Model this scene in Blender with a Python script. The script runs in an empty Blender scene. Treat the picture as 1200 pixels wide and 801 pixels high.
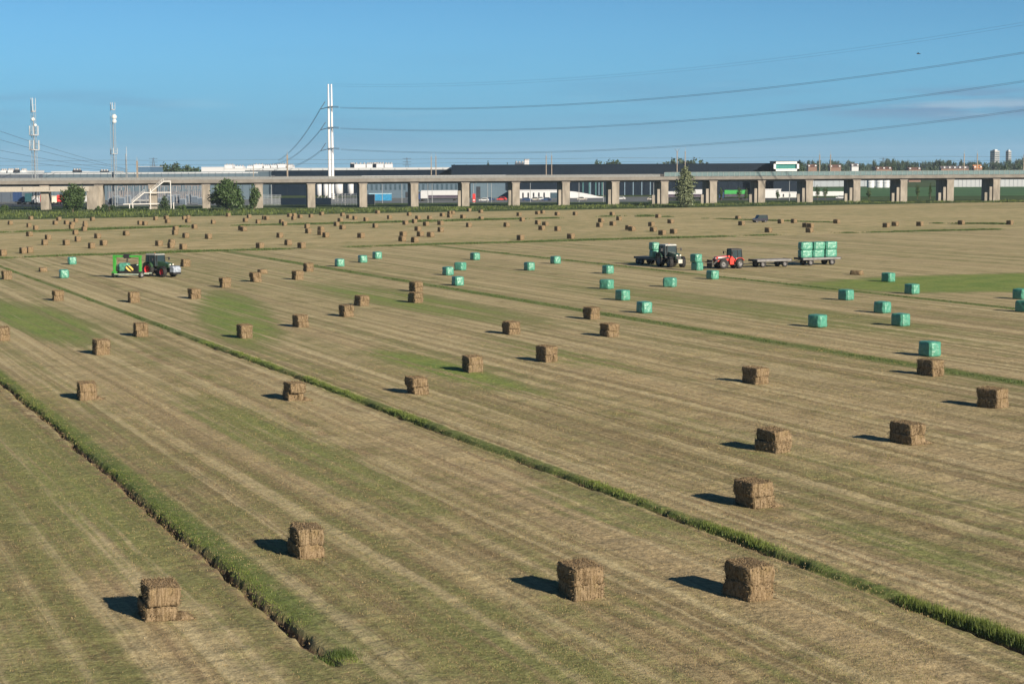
import bpy, math, random
import numpy as np
from math import sin, cos, tan, atan, atan2, radians, pi, sqrt
random.seed(7); rng = np.random.default_rng(7)
SC = bpy.context.scene; COL = SC.collection

# ------------------------------------------------------------------ survey of the place
F, H, CX, CY = 2100., 14., 600., 400.5
PITCH = atan((CY-195.)/F); ROLL = radians(.31)
fw = np.array([0, cos(PITCH), -sin(PITCH)]); r0 = np.array([1., 0, 0]); u0 = np.array([0, sin(PITCH), cos(PITCH)])
rt = cos(ROLL)*r0 - sin(ROLL)*u0; up = sin(ROLL)*r0 + cos(ROLL)*u0
CAM = np.array([0, 0, H])
def ray(x, y): return fw*F + rt*(x-CX) - up*(y-CY)
def gp(x, y, z=0.):                      # where a sight line meets the level field
    d = ray(x, y); return CAM + d*(z-H)/d[2]
def at(x, y, Y):                         # point at forward distance Y on a sight line
    d = ray(x, y); return CAM + d*Y/d[1]
AZ = radians(23.2)                       # the mowing direction
UX, UY = -sin(AZ), cos(AZ); VX, VY = cos(AZ), sin(AZ)
def uv(P): return UX*P[0]+UY*P[1], VX*P[0]+VY*P[1]
def xy(u, v): return UX*u+VX*v, UY*u+VY*v

# ------------------------------------------------------------------ materials
def _n(nt, t, **kw):
    n = nt.nodes.new(t)
    for k, v in kw.items():
        if k in n.inputs: n.inputs[k].default_value = v
        else: setattr(n, k, v)
    return n
class NT:
    def __init__(s, m):
        m.use_nodes = True; s.nt = m.node_tree; s.b = s.nt.nodes['Principled BSDF']
    def link(s, a, b): s.nt.links.new(a, b)
    def math(s, op, a, b=None, c=None, clamp=False):
        n = s.nt.nodes.new('ShaderNodeMath'); n.operation = op; n.use_clamp = clamp
        for i, x in enumerate((a, b, c)):
            if x is None: continue
            if isinstance(x, (int, float)): n.inputs[i].default_value = x
            else: s.link(x, n.inputs[i])
        return n.outputs[0]
    def comb(s, x, y, z):
        n = s.nt.nodes.new('ShaderNodeCombineXYZ')
        for i, q in enumerate((x, y, z)):
            if isinstance(q, (int, float)): n.inputs[i].default_value = q
            else: s.link(q, n.inputs[i])
        return n.outputs[0]
    def noise(s, vec, scale=1., detail=4., rough=.55, dist=0.):
        n = s.nt.nodes.new('ShaderNodeTexNoise')
        n.inputs['Scale'].default_value = scale; n.inputs['Detail'].default_value = detail
        n.inputs['Roughness'].default_value = rough; n.inputs['Distortion'].default_value = dist
        s.link(vec, n.inputs['Vector']); return n.outputs['Fac']
    def ramp(s, f, lo, hi, a=0., b=1.):
        n = s.nt.nodes.new('ShaderNodeMapRange'); n.interpolation_type = 'SMOOTHSTEP'
        s.link(f, n.inputs[0])
        for i, q in enumerate((lo, hi, a, b)): n.inputs[i+1].default_value = q
        return n.outputs[0]
    def mix(s, f, a, b, kind='MIX'):
        n = s.nt.nodes.new('ShaderNodeMix'); n.data_type = 'RGBA'; n.blend_type = kind
        for i, q in ((0, f), (6, a), (7, b)):
            if isinstance(q, (int, float)): n.inputs[i].default_value = q
            elif isinstance(q, tuple): n.inputs[i].default_value = (*q, 1.)
            else: s.link(q, n.inputs[i])
        return n.outputs[2]
    def bump(s, h, strength=.5, dist=.02):
        n = s.nt.nodes.new('ShaderNodeBump'); n.inputs['Strength'].default_value = strength
        n.inputs['Distance'].default_value = dist; s.link(h, n.inputs['Height']); s.link(n.outputs[0], s.b.inputs['Normal'])
    def coord(s, which='Object'):
        return s.nt.nodes.new('ShaderNodeTexCoord').outputs[which]
MATS = {}
def mat(name, col, rough=.6, metal=0., var=.18, scale=2., bump=0., spec=.4, stretch=None, coat=0.):
    if name in MATS: return MATS[name]
    m = bpy.data.materials.new(name); t = NT(m); c = t.coord()
    if stretch:
        mp = t.nt.nodes.new('ShaderNodeMapping'); mp.inputs['Scale'].default_value = stretch; t.link(c, mp.inputs[0]); c = mp.outputs[0]
    f = t.ramp(t.noise(c, scale, 5., .6), .3, .7)
    lo = tuple(max(0, x*(1-var)) for x in col); hi = tuple(min(1, x*(1+var)) for x in col)
    t.link(t.mix(f, lo, hi), t.b.inputs['Base Color'])
    t.b.inputs['Roughness'].default_value = rough; t.b.inputs['Metallic'].default_value = metal
    t.b.inputs['Specular IOR Level'].default_value = spec; t.b.inputs['Coat Weight'].default_value = coat
    if bump: t.bump(t.noise(c, scale*6, 4.), bump, .03)
    MATS[name] = m; return m
def leafmat(name, col, var=.35):
    if name in MATS: return MATS[name]
    m = bpy.data.materials.new(name); t = NT(m)
    g = t.nt.nodes.new('ShaderNodeNewGeometry'); c = t.coord()
    f = t.math('ADD', t.math('MULTIPLY', g.outputs['Random Per Island'], .55), t.math('MULTIPLY', t.noise(c, .5, 2.), .55), clamp=True)
    t.link(t.mix(f, tuple(x*(1-var) for x in col), (col[0]*(1+var*1.3), col[1]*(1+var), col[2]*(1+var*.6))), t.b.inputs['Base Color'])
    t.b.inputs['Roughness'].default_value = .55; t.b.inputs['Specular IOR Level'].default_value = .25
    MATS[name] = m; return m

# ------------------------------------------------------------------ mesh building
def link(name, me, parent=None, loc=None, rz=None):
    o = bpy.data.objects.new(name, me); COL.objects.link(o)
    if parent is not None: o.parent = parent
    if loc is not None: o.location = tuple(loc)
    if rz is not None: o.rotation_euler = (0, 0, rz)
    return o
class MB:
    def __init__(s): s.v = []; s.f = []; s.smooth = []
    def add(s, vs, fs, sm=False):
        b = len(s.v); s.v += [tuple(map(float, q)) for q in vs]; s.f += [tuple(b+i for i in q) for q in fs]; s.smooth += [sm]*len(fs); return s
    def box(s, c, d, rz=0., ry=0., taper=1.):
        x, y, z = d[0]/2, d[1]/2, d[2]/2; vs = []
        for sz in (-1, 1):
            k = taper if sz > 0 else 1.
            for sx, sy in ((-1, -1), (1, -1), (1, 1), (-1, 1)):
                p = [sx*x*k, sy*y*k, sz*z]
                if ry: p = [p[0]*cos(ry)+p[2]*sin(ry), p[1], -p[0]*sin(ry)+p[2]*cos(ry)]
                if rz: p = [p[0]*cos(rz)-p[1]*sin(rz), p[0]*sin(rz)+p[1]*cos(rz), p[2]]
                vs.append((p[0]+c[0], p[1]+c[1], p[2]+c[2]))
        return s.add(vs, [(3, 2, 1, 0), (4, 5, 6, 7), (0, 1, 5, 4), (1, 2, 6, 5), (2, 3, 7, 6), (3, 0, 4, 7)])
    def tube(s, p0, p1, a, b=None, n=8, caps=True):
        b = a if b is None else b; p0 = np.array(p0, float); p1 = np.array(p1, float); d = p1-p0; L = np.linalg.norm(d)
        if L < 1e-6: return s
        d /= L; e = np.cross(d, (0, 0, 1.) if abs(d[2]) < .9 else (1., 0, 0)); e /= np.linalg.norm(e); g = np.cross(d, e)
        vs = [p0+(e*cos(2*pi*i/n)+g*sin(2*pi*i/n))*a for i in range(n)]+[p1+(e*cos(2*pi*i/n)+g*sin(2*pi*i/n))*b for i in range(n)]
        fs = [(i, (i+1) % n, n+(i+1) % n, n+i) for i in range(n)]
        s.add(vs, fs, True)
        if caps: s.add(vs[:n], [tuple(range(n-1, -1, -1))]); s.add(vs[n:], [tuple(range(n))])
        return s
    def path(s, pts, r, n=4):
        for a, b in zip(pts[:-1], pts[1:]): s.tube(a, b, r, n=n, caps=False)
        return s
    def lathe_y(s, prof, c=(0, 0, 0), n=24):       # profile of (radius, y) about the y axis
        vs = []; m = len(prof)
        for i in range(n):
            a = 2*pi*i/n
            for r, y in prof: vs.append((c[0]+r*cos(a), c[1]+y, c[2]+r*sin(a)))
        fs = [(i*m+j, i*m+j+1, ((i+1) % n)*m+j+1, ((i+1) % n)*m+j) for i in range(n) for j in range(m-1)]
        return s.add(vs, fs, True)
    def lathe_z(s, prof, c=(0, 0, 0), n=16):
        vs = []; m = len(prof)
        for i in range(n):
            a = 2*pi*i/n
            for r, z in prof: vs.append((c[0]+r*cos(a), c[1]+r*sin(a), c[2]+z))
        fs = [(i*m+j, ((i+1) % n)*m+j, ((i+1) % n)*m+j+1, i*m+j+1) for i in range(n) for j in range(m-1)]
        return s.add(vs, fs, True)
    def prism(s, prof, y0, y1):                     # polygon in x,z pulled along y
        n = len(prof); vs = [(x, y0, z) for x, z in prof]+[(x, y1, z) for x, z in prof]
        return s.add(vs, [tuple(range(n)), tuple(range(2*n-1, n-1, -1))]+[(i, n+i, n+(i+1) % n, (i+1) % n) for i in range(n)])
    def mesh(s, name, m):
        me = bpy.data.meshes.new(name); me.from_pydata(s.v, [], s.f); me.materials.append(m)
        me.polygons.foreach_set('use_smooth', s.smooth); me.update(); return me
    def build(s, name, m, parent=None, loc=None, rz=None, bevel=0.):
        o = link(name, s.mesh(name, m), parent, loc, rz)
        if bevel:
            b = o.modifiers.new('Bevel', 'BEVEL'); b.width = bevel; b.segments = 2; b.limit_method = 'ANGLE'
        return o
def npmesh(name, verts, faces, m, smooth=False):
    me = bpy.data.meshes.new(name); k = faces.shape[1]
    me.vertices.add(len(verts)); me.vertices.foreach_set('co', verts.astype(np.float32).ravel())
    me.loops.add(faces.size); me.loops.foreach_set('vertex_index', faces.astype(np.int32).ravel())
    me.polygons.add(len(faces)); me.polygons.foreach_set('loop_start', np.arange(0, faces.size, k, dtype=np.int32))
    me.polygons.foreach_set('use_smooth', np.full(len(faces), smooth)); me.materials.append(m); me.update(calc_edges=True); me.validate(); return me
def tag(o, label, cat, group=None):
    o['label'] = label; o['category'] = cat
    if group: o['group'] = group
    return o
def thing(name, label, cat, loc, rz=0., group=None):
    return tag(link(name, None, None, loc, rz), label, cat, group)
def struct(o): o['kind'] = 'structure'; return o
def stuff(o, label=None, cat=None):
    o['kind'] = 'stuff'
    if label: o['label'] = label; o['category'] = cat
    return o
def copytree(o, parent=None):
    c = o.copy(); COL.objects.link(c); c.parent = parent
    for ch in list(o.children): copytree(ch, c)
    return c

# ------------------------------------------------------------------ world, sun, camera
SUN_EL, SUN_AZ = radians(22), radians(140)     # azimuth clockwise from +Y
w = bpy.data.worlds.new('World'); SC.world = w; w.use_nodes = True; nt = w.node_tree
bg = nt.nodes['Background']; sky = nt.nodes.new('ShaderNodeTexSky'); sky.sky_type = 'NISHITA'; sky.sun_disc = False
sky.sun_elevation = SUN_EL; sky.sun_rotation = SUN_AZ; sky.air_density = .4; sky.dust_density = 0; sky.ozone_density = 4.; sky.altitude = 0
bg.inputs[1].default_value = .05
# thin cloud streaks low over the horizon
tc = nt.nodes.new('ShaderNodeTexCoord'); mp = nt.nodes.new('ShaderNodeMapping'); mp.inputs['Scale'].default_value = (7, 7, 75)
nt.links.new(tc.outputs['Generated'], mp.inputs[0])
def wnoise(scale, det, off):
    m2 = nt.nodes.new('ShaderNodeMapping'); m2.inputs['Location'].default_value = off; nt.links.new(mp.outputs[0], m2.inputs[0])
    n = nt.nodes.new('ShaderNodeTexNoise'); n.inputs['Scale'].default_value = scale; n.inputs['Detail'].default_value = det; nt.links.new(m2.outputs[0], n.inputs['Vector'])
    return n.outputs['Fac']
def wmap(src, a, b, c, d):
    n = nt.nodes.new('ShaderNodeMapRange'); n.interpolation_type = 'SMOOTHSTEP'; nt.links.new(src, n.inputs[0])
    for i, q in enumerate((a, b, c, d)): n.inputs[i+1].default_value = q
    return n.outputs[0]
def wmul(a, b):
    n = nt.nodes.new('ShaderNodeMath'); n.operation = 'MULTIPLY'; nt.links.new(a, n.inputs[0]); nt.links.new(b, n.inputs[1]); return n.outputs[0]
sep = nt.nodes.new('ShaderNodeSeparateXYZ'); nt.links.new(tc.outputs['Generated'], sep.inputs[0])
lowband = wmul(wmap(sep.outputs[2], .0, .012, 0, 1), wmap(sep.outputs[2], .03, .075, 1, 0))
def wmix(f, a, b):
    n = nt.nodes.new('ShaderNodeMix'); n.data_type = 'RGBA'; nt.links.new(f, n.inputs[0]); nt.links.new(a, n.inputs[6])
    if isinstance(b, tuple): n.inputs[7].default_value = (*b, 1)
    else: nt.links.new(b, n.inputs[7])
    return n.outputs[2]
CLOUD_NODES = (wnoise, wmap, wmul, wmix)
tint = nt.nodes.new('ShaderNodeMix'); tint.data_type = 'RGBA'; tint.blend_type = 'MULTIPLY'; tint.inputs[0].default_value = 1
tint.inputs[7].default_value = (.78, 1.12, .97, 1); nt.links.new(sky.outputs[0], tint.inputs[6])
c0 = wmix(wmap(sep.outputs[2], .10, .0, 0, .92), tint.outputs[2], (1.25, 3.55, 5.5))      # dull veil low over the horizon
c1 = wmix(wmul(wmap(wnoise(.9, 5, (3.1, 0, 0)), .5, .78, 0, .35), lowband), c0, (1.5, 3.1, 4.9))
c2 = wmix(wmul(wmap(wnoise(1.3, 6, (9.4, 2, 5)), .60, .78, 0, .12), lowband), c1, (4.6, 6.2, 7.2))
def wspot(x0, z0, rx, rz, amp, lo, hi, sc, off):
    def sq(sock, c_, r_):
        n = nt.nodes.new('ShaderNodeMath'); n.operation = 'SUBTRACT'; nt.links.new(sock, n.inputs[0]); n.inputs[1].default_value = c_
        m = nt.nodes.new('ShaderNodeMath'); m.operation = 'DIVIDE'; nt.links.new(n.outputs[0], m.inputs[0]); m.inputs[1].default_value = r_
        return wmul(m.outputs[0], m.outputs[0])
    s_ = nt.nodes.new('ShaderNodeMath'); s_.operation = 'ADD'; nt.links.new(sq(sep.outputs[0], x0, rx), s_.inputs[0]); nt.links.new(sq(sep.outputs[2], z0, rz), s_.inputs[1])
    return wmul(wmap(s_.outputs[0], .1, 1., amp, 0), wmap(wnoise(sc, 6, off), lo, hi, 0, 1))
c3 = wmix(wspot(.245, .032, .11, .011, .75, .42, .60, 1.6, (4.4, 1, 2)), c2, (1.7, 3.0, 4.7))
c3 = wmix(wspot(.255, .0295, .07, .006, .8, .45, .62, 2.1, (1.2, 7, 3)), c3, (3.4, 5.0, 6.4))
c3 = wmix(wspot(-.235, .034, .07, .010, .28, .42, .62, 1.5, (8.2, 3, 1)), c3, (1.6, 3.2, 5.0))
nt.links.new(c3, bg.inputs[0])
sl = bpy.data.lights.new('sun', 'SUN'); sl.energy = 4.7; sl.angle = radians(.5); sl.color = (1, .86, .68)
so = bpy.data.objects.new('sun', sl); COL.objects.link(so); so.rotation_euler = (pi/2-SUN_EL, 0, pi-SUN_AZ); so.location = (200, -300, 200)
cd = bpy.data.cameras.new('camera'); co = bpy.data.objects.new('camera', cd); COL.objects.link(co); SC.camera = co
import mathutils
co.matrix_world = mathutils.Matrix(((rt[0], up[0], -fw[0], 0), (rt[1], up[1], -fw[1], 0), (rt[2], up[2], -fw[2], H), (0, 0, 0, 1)))
cd.sensor_width = 36; cd.lens = 36*F/1200; cd.clip_end = 20000; cd.clip_start = .5
SC.view_settings.view_transform = 'Standard'; SC.view_settings.look = 'None'; SC.view_settings.gamma = 1; SC.view_settings.exposure = 1.0
SC.view_settings.use_curve_mapping = False
SC.render.resolution_x = 1024; SC.render.resolution_y = 683
try:
    SC.cycles.use_denoising = True; SC.cycles.max_bounces = 5; SC.cycles.transparent_max_bounces = 6
except Exception: pass

# ------------------------------------------------------------------ the field
V1, V2, V3, V4 = 15.2, 34.0, 75.0, 113.2
def vn(x, y, s):                           # cheap value noise
    x = np.asarray(x)*s; y = np.asarray(y)*s; xi = np.floor(x); yi = np.floor(y); a = x-xi; b = y-yi; a = a*a*(3-2*a); b = b*b*(3-2*b)
    h = lambda i, j: np.modf(np.abs(np.sin(i*127.1+j*311.7)*43758.5453))[0]
    return (h(xi, yi)*(1-a)+h(xi+1, yi)*a)*(1-b)+(h(xi, yi+1)*(1-a)+h(xi+1, yi+1)*a)*b
def vd1(u): u = np.asarray(u, float); return V1 + .18*np.sin(u*.055-4.6) + .05*np.sin(u*.33) + .16*(vn(u, u*0, 1.3)-.5) + .10*(vn(u, u*0+7, 3.1)-.5)
def vd2(u): u = np.asarray(u, float); return V2 + .10*np.sin(u*.12) + .16*(vn(u, u*0+3, .8)-.5) + .10*(vn(u, u*0+1, 2.6)-.5)
def sst(a, b, x): t = np.clip((x-a)/(b-a), 0, 1); return t*t*(3-2*t)
def ground_z(u, v):
    u = np.asarray(u, float); v = np.asarray(v, float)
    near = 1-sst(110, 190, u)
    z = near*(.07*(vn(u, v, .8)-.5)+.06*(vn(u, v, 2.3)-.5))
    d = v-vd1(u); k = sst(46.5, 50, u)*(1-sst(150, 230, u))*(.75+.5*vn(u, v*0, .4))
    z = z - k*.36*sst(-.42, -.16, d)*(1-sst(.0, .10, d))*(.45+.75*vn(u, v*0+4, .9)) + k*.05*np.exp(-((d-.5)/.4)**2)
    d = v-vd2(u); k2 = (1-sst(120, 200, u))*(.4+1.0*vn(u, v*0+3, .35))
    z = z - k2*.24*sst(-.6, -.3, d)*(1-sst(-.1, .02, d)) + k2*.03*np.exp(-((d-.35)/.4)**2)
    return z
us = list(np.arange(-30, 30, 3.))+list(np.arange(30, 72, .14))+list(np.arange(72, 130, .26))
while us[-1] < 6500: us.append(us[-1]+max(.3, (us[-1]-120)*.035))
vs_ = set(np.round(np.arange(-40, 62, .4), 3))|set(np.round(np.arange(V1-1.6, V1+2.2, .1), 3))|set(np.round(np.arange(V2-1.2, V2+1.2, .1), 3))
vs_ = sorted(vs_); q = vs_[-1]; st = .6
while q < 4500: q += st; st *= 1.12; vs_.append(q)
q = vs_[0]; st = .6; left = []
while q > -4500: q -= st; st *= 1.15; left.append(q)
vs_ = np.array(sorted(left)+vs_); us = np.array(us)
UU, VV = np.meshgrid(us, vs_, indexing='ij'); ZZ = ground_z(UU, VV)
GV = np.stack([UX*UU+VX*VV, UY*UU+VY*VV, ZZ], -1).reshape(-1, 3)
nu, nv = len(us), len(vs_); I = np.arange(nu*nv).reshape(nu, nv)
GF = np.stack([I[:-1, :-1], I[:-1, 1:], I[1:, 1:], I[1:, :-1]], -1).reshape(-1, 4)

gm = bpy.data.materials.new('mown_field'); t = NT(gm)
pos = t.nt.nodes.new('ShaderNodeNewGeometry').outputs['Position']
sp = t.nt.nodes.new('ShaderNodeSeparateXYZ'); t.link(pos, sp.inputs[0])
px, py = sp.outputs[0], sp.outputs[1]
U = t.math('ADD', t.math('MULTIPLY', px, UX), t.math('MULTIPLY', py, UY))
V = t.math('ADD', t.math('MULTIPLY', px, VX), t.math('MULTIPLY', py, VY))
FLAT = t.comb(px, py, 0)
ufar = t.math('SUBTRACT', U, t.math('ADD', t.math('MULTIPLY', V, .1), 289.))      # > 0 in the far block
far = t.ramp(ufar, -.8, .8)
near = t.math('SUBTRACT', 1., far)
a = t.math('ADD', t.math('MULTIPLY', U, near), t.math('MULTIPLY', V, far))        # along the swaths
b = t.math('ADD', t.math('MULTIPLY', V, near), t.math('MULTIPLY', t.math('ADD', U, t.math('MULTIPLY', V, -.1)), far))
wob = t.math('MULTIPLY', t.math('SUBTRACT', t.noise(FLAT, .02, 1.), .5), .7)
bw = t.math('ADD', b, wob)
wph = t.math('ADD', t.math('MULTIPLY', bw, 2*pi/3.9), t.math('MULTIPLY', t.noise(FLAT, .012, 1.), 2.2))
row = t.math('MULTIPLY', t.ramp(t.math('SINE', wph), .72, .99), t.ramp(t.noise(t.comb(t.math('MULTIPLY', a, .015), t.math('MULTIPLY', bw, .2), 3.), 1., 3.), .40, .60))
trk = t.math('MULTIPLY', t.ramp(t.math('SINE', t.math('ADD', t.math('MULTIPLY', wph, 2.), 1.9)), .80, .99), t.ramp(t.noise(t.comb(t.math('MULTIPLY', a, .011), t.math('MULTIPLY', bw, .15), 8.), 1., 3.), .42, .62))
sw1 = t.noise(t.comb(t.math('MULTIPLY', a, .006), t.math('MULTIPLY', bw, .26), 0), 1., 3., .5)
sw2 = t.noise(t.comb(t.math('MULTIPLY', a, .0065), t.math('MULTIPLY', bw, .70), 5.), 1., 7., .66)
sw3 = t.noise(t.comb(t.math('MULTIPLY', a, .028), t.math('MULTIPLY', bw, 2.3), 9.), 1., 6., .70)
cl = t.noise(FLAT, .28, 5., .62); tuft = t.noise(FLAT, 3.4, 3., .6)
bigp = t.noise(FLAT, .022, 3., .5)
mid_n = t.noise(FLAT, 1.7, 5., .7)
fine = t.noise(FLAT, 8., 4., .75)
streak = t.noise(t.comb(t.math('MULTIPLY', U, 3.), t.math('MULTIPLY', V, 22.), 0), 1., 2., .6)
# stubble colours
straw = t.mix(t.ramp(t.math('ADD', t.math('MULTIPLY', sw2, .65), t.math('MULTIPLY', sw3, .35)), .41, .59), (.190, .150, .084), (.375, .315, .180))
dry = t.mix(t.math('MULTIPLY', t.ramp(sw1, .50, .68), .6), straw, (.43, .345, .21))
dry = t.mix(t.math('MULTIPLY', row, .5), dry, (.46, .40, .245))
dry = t.mix(t.math('MULTIPLY', trk, .6), dry, (.19, .135, .085))
dry = t.mix(t.math('MULTIPLY', t.ramp(U, 70, 200, 0., 1.), .38), dry, (.47, .415, .24))  # paler with distance: grazing-view brightness put into the stubble colour
brown = t.mix(t.math('MULTIPLY', t.ramp(t.math('ADD', t.math('MULTIPLY', cl, .4), t.math('MULTIPLY', sw2, .6)), .52, .62), .7), dry, (.185, .130, .082))
lines = t.noise(t.comb(t.math('MULTIPLY', a, .012), t.math('MULTIPLY', bw, 1.25), 21.), 1., 5., .6)
brown = t.mix(t.math('MULTIPLY', t.ramp(lines, .53, .62), .5), brown, (.165, .125, .072))
brown = t.mix(t.math('MULTIPLY', t.ramp(lines, .47, .38), .55), brown, (.50, .435, .27))
gsel = t.math('ADD', t.math('ADD', t.math('MULTIPLY', sw1, -.55), t.math('ADD', t.math('MULTIPLY', cl, .40), t.math('MULTIPLY', t.math('SUBTRACT', lines, .3), .35))), t.math('ADD', t.math('MULTIPLY', sw3, .42), t.math('MULTIPLY', mid_n, .25)))
def patch(cx, cy, ra, rb, ang):      # an area where the grass has regrown
    P = gp(cx, cy); c_, s_ = cos(ang), sin(ang)
    dx = t.math('SUBTRACT', px, float(P[0])); dy = t.math('SUBTRACT', py, float(P[1]))
    e = t.math('ADD', t.math('MULTIPLY', dx, c_/ra), t.math('MULTIPLY', dy, s_/ra)); g = t.math('ADD', t.math('MULTIPLY', dx, -s_/rb), t.math('MULTIPLY', dy, c_/rb))
    d2 = t.math('ADD', t.math('MULTIPLY', e, e), t.math('MULTIPLY', g, g)); return t.ramp(d2, .0, 1.9, 1.15, 0.)
mow = pi/2+AZ
PT = None
for args, k in (((1195, 330, 25, 13, radians(20)), .85), ((275, 368, 30, 3.4, mow-.2), .36), ((40, 374, 26, 3.6, mow), .34), ((470, 352, 32, 5, mow), .24), ((520, 432, 15, 2.0, mow), .30), ((845, 358, 36, 6, mow), .16), ((640, 415, 14, 3, mow), .15), ((60, 560, 20, 3, mow), .16), ((330, 520, 20, 2.2, mow), .18), ((700, 600, 7, 1.6, mow), .12), ((560, 760, 5, 1.5, mow), .14), ((1060, 640, 7, 1.3, mow), .14)):
    q = t.math('MULTIPLY', t.math('MULTIPLY', patch(*args), k), t.ramp(t.math('ADD', sw2, sw3), .8, 1.15, .35, 1.25)); PT = q if PT is None else t.math('ADD', PT, q)
# lusher along the left, thin far away
leftg = t.math('MULTIPLY', t.ramp(V, -12., 44., .085, 0.), t.ramp(U, 60, 330, 1., 0.))
ggate = t.math('ADD', gsel, t.math('ADD', PT, leftg))
dist_f = t.ramp(U, 70, 190, 0., 1.)
green_amt = t.ramp(t.math('ADD', t.math('ADD', ggate, t.math('MULTIPLY', row, -.10)), t.math('ADD', t.math('MULTIPLY', tuft, .14), t.ramp(U, 50, 210, .022, 0.))), .372, .605)
gcol = t.mix(mid_n, (.095, .135, .038), (.205, .215, .085))
lush = t.mix(t.math('MULTIPLY', t.ramp(PT, .10, .4), .8), gcol, t.mix(t.ramp(t.math('ADD', t.math('MULTIPLY', cl, .6), t.math('MULTIPLY', sw2, .4)), .40, .60), (.095, .195, .030), (.195, .260, .062)))
c = t.mix(t.math('MULTIPLY', green_amt, t.ramp(PT, .1, .4, .80, .95)), brown, lush)
# strips of grass along the field drains
def line(v0, wdt): return t.ramp(t.math('ABSOLUTE', t.math('SUBTRACT', V, t.math('ADD', t.math('MULTIPLY', wob, .15), v0))), wdt*.35, wdt, 1., 0.)
strip = t.math('MULTIPLY', t.math('MAXIMUM', t.math('MULTIPLY', line(V1+.5, .8), t.ramp(U, 44, 56)), t.math('MAXIMUM', line(V2+.1, .6), t.math('MAXIMUM', line(V3, 1.5), line(V4, 1.3)))), near)
strip = t.math('MULTIPLY', strip, t.ramp(t.math('ADD', cl, t.math('MULTIPLY', mid_n, .3)), .38, .62, .35, 1.))
c = t.mix(t.math('MULTIPLY', strip, .85), c, t.mix(mid_n, (.055, .095, .020), (.11, .165, .04)))
c = t.mix(t.math('MULTIPLY', t.math('MULTIPLY', line(V1-.45, .55), near), t.math('MULTIPLY', t.ramp(mid_n, .42, .58), t.ramp(U, 46, 60, 0., .85))), c, (.17, .115, .075))
# bare earth on the floor of the trench
zz = sp.outputs[2]
earth = t.math('MULTIPLY', t.ramp(zz, -.10, -.22), near)
c = t.mix(earth, c, t.mix(mid_n, (.10, .068, .045), (.19, .135, .095)))
# paler far block
pale = t.mix(t.ramp(t.math('ADD', t.math('MULTIPLY', sw2, .7), t.math('MULTIPLY', sw1, .3)), .40, .60), (.35, .285, .155), (.50, .42, .245))
pale = t.mix(t.math('MULTIPLY', t.ramp(t.math('ADD', cl, t.math('MULTIPLY', bigp, .5)), .62, .9), .7), pale, (.19, .20, .085))
c = t.mix(t.math('MULTIPLY', far, .92), c, pale)
# fine straw litter
c = t.mix(t.math('MULTIPLY', t.ramp(fine, .50, .74), .55), c, t.mix(.5, c, (.50, .42, .26)))
c = t.mix(t.math('MULTIPLY', t.ramp(t.math('ADD', t.math('MULTIPLY', fine, .5), t.math('MULTIPLY', streak, .5)), .50, .34), .62), c, t.mix(.6, c, (.045, .040, .020)))
c = t.mix(t.math('MULTIPLY', t.ramp(tuft, .58, .36), .5), c, t.mix(.62, c, (.06, .055, .022)))
c = t.mix(t.math('MULTIPLY', t.ramp(tuft, .54, .74), .4), c, t.mix(.5, c, (.46, .40, .24)))
# rough meadow past the end of the field
vend = t.math('ADD', t.math('MULTIPLY', V, .055), 511.)
wild = t.ramp(t.math('SUBTRACT', U, vend), -.6, .6)
mead = t.mix(t.noise(FLAT, .12, 4.), (.030, .055, .017), (.065, .095, .032))
c = t.mix(wild, c, mead)
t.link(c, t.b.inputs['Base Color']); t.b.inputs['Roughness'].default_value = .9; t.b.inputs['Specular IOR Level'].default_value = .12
hb = t.math('MULTIPLY', t.ramp(U, 70, 230, 1., .12), t.math('ADD', t.math('ADD', t.math('MULTIPLY', fine, .5), t.math('MULTIPLY', tuft, .9)), t.math('MULTIPLY', mid_n, .8)))
t.bump(hb, .6, .09)
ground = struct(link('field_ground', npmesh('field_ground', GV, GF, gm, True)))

# ------------------------------------------------------------------ grass blades
def blades(name, P, h, wid, m, per=4, spread=.1, lean=.5, label=None, cat=None, parent=None):
    n = len(P)*per; B = np.repeat(P, per, 0)+np.c_[rng.normal(0, spread, (n, 2)), np.zeros(n)]
    hh = np.repeat(h, per)*rng.uniform(.55, 1.15, n); ww = np.repeat(wid, per)*rng.uniform(.6, 1.3, n)
    an = rng.uniform(0, 2*pi, n); dx, dy = np.cos(an), np.sin(an); la = rng.uniform(0, 2*pi, n); ll = hh*lean*rng.uniform(.1, 1., n)
    A = B+np.c_[dx*ww/2, dy*ww/2, np.full(n, -.02)]; C_ = B-np.c_[dx*ww/2, dy*ww/2, np.full(n, .02)]; T = B+np.c_[np.cos(la)*ll, np.sin(la)*ll, hh]
    Vv = np.stack([A, C_, T], 1).reshape(-1, 3); Ff = np.arange(3*n).reshape(-1, 3)
    o = link(name, npmesh(name, Vv, Ff, m), parent)
    return o
GREEN = leafmat('grass_blade', (.095, .135, .032), .45); DGREEN = leafmat('rank_grass_blade', (.046, .080, .022), .5)
STRAW = leafmat('straw_blade', (.255, .205, .115), .4); OLIVE = leafmat('stubble_blade', (.15, .165, .055), .4)
def uvpts(u, v):
    return np.c_[UX*u+VX*v, UY*u+VY*v, ground_z(u, v)]
def striprun(name, label, vfun, u0_, u1_, n, width, off, h, wid, m, gap=.0, per=5, power=1.):
    u = u0_+(u1_-u0_)*rng.uniform(0, 1, n)**power; v = vfun(u)+off+rng.normal(0, width, n)
    keep = vn(u, u*0+9, .22) > gap; u, v = u[keep], v[keep]
    hh = h*(.5+vn(u, v, .5))*(1.15-.5*sst(46, 66, u)+.6*sst(100, 260, u)); ww = wid*(1+u/90.)
    o = blades(name, uvpts(u, v), hh, ww, m, per=per, spread=.10)
    return stuff(o, label, 'grass')
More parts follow.
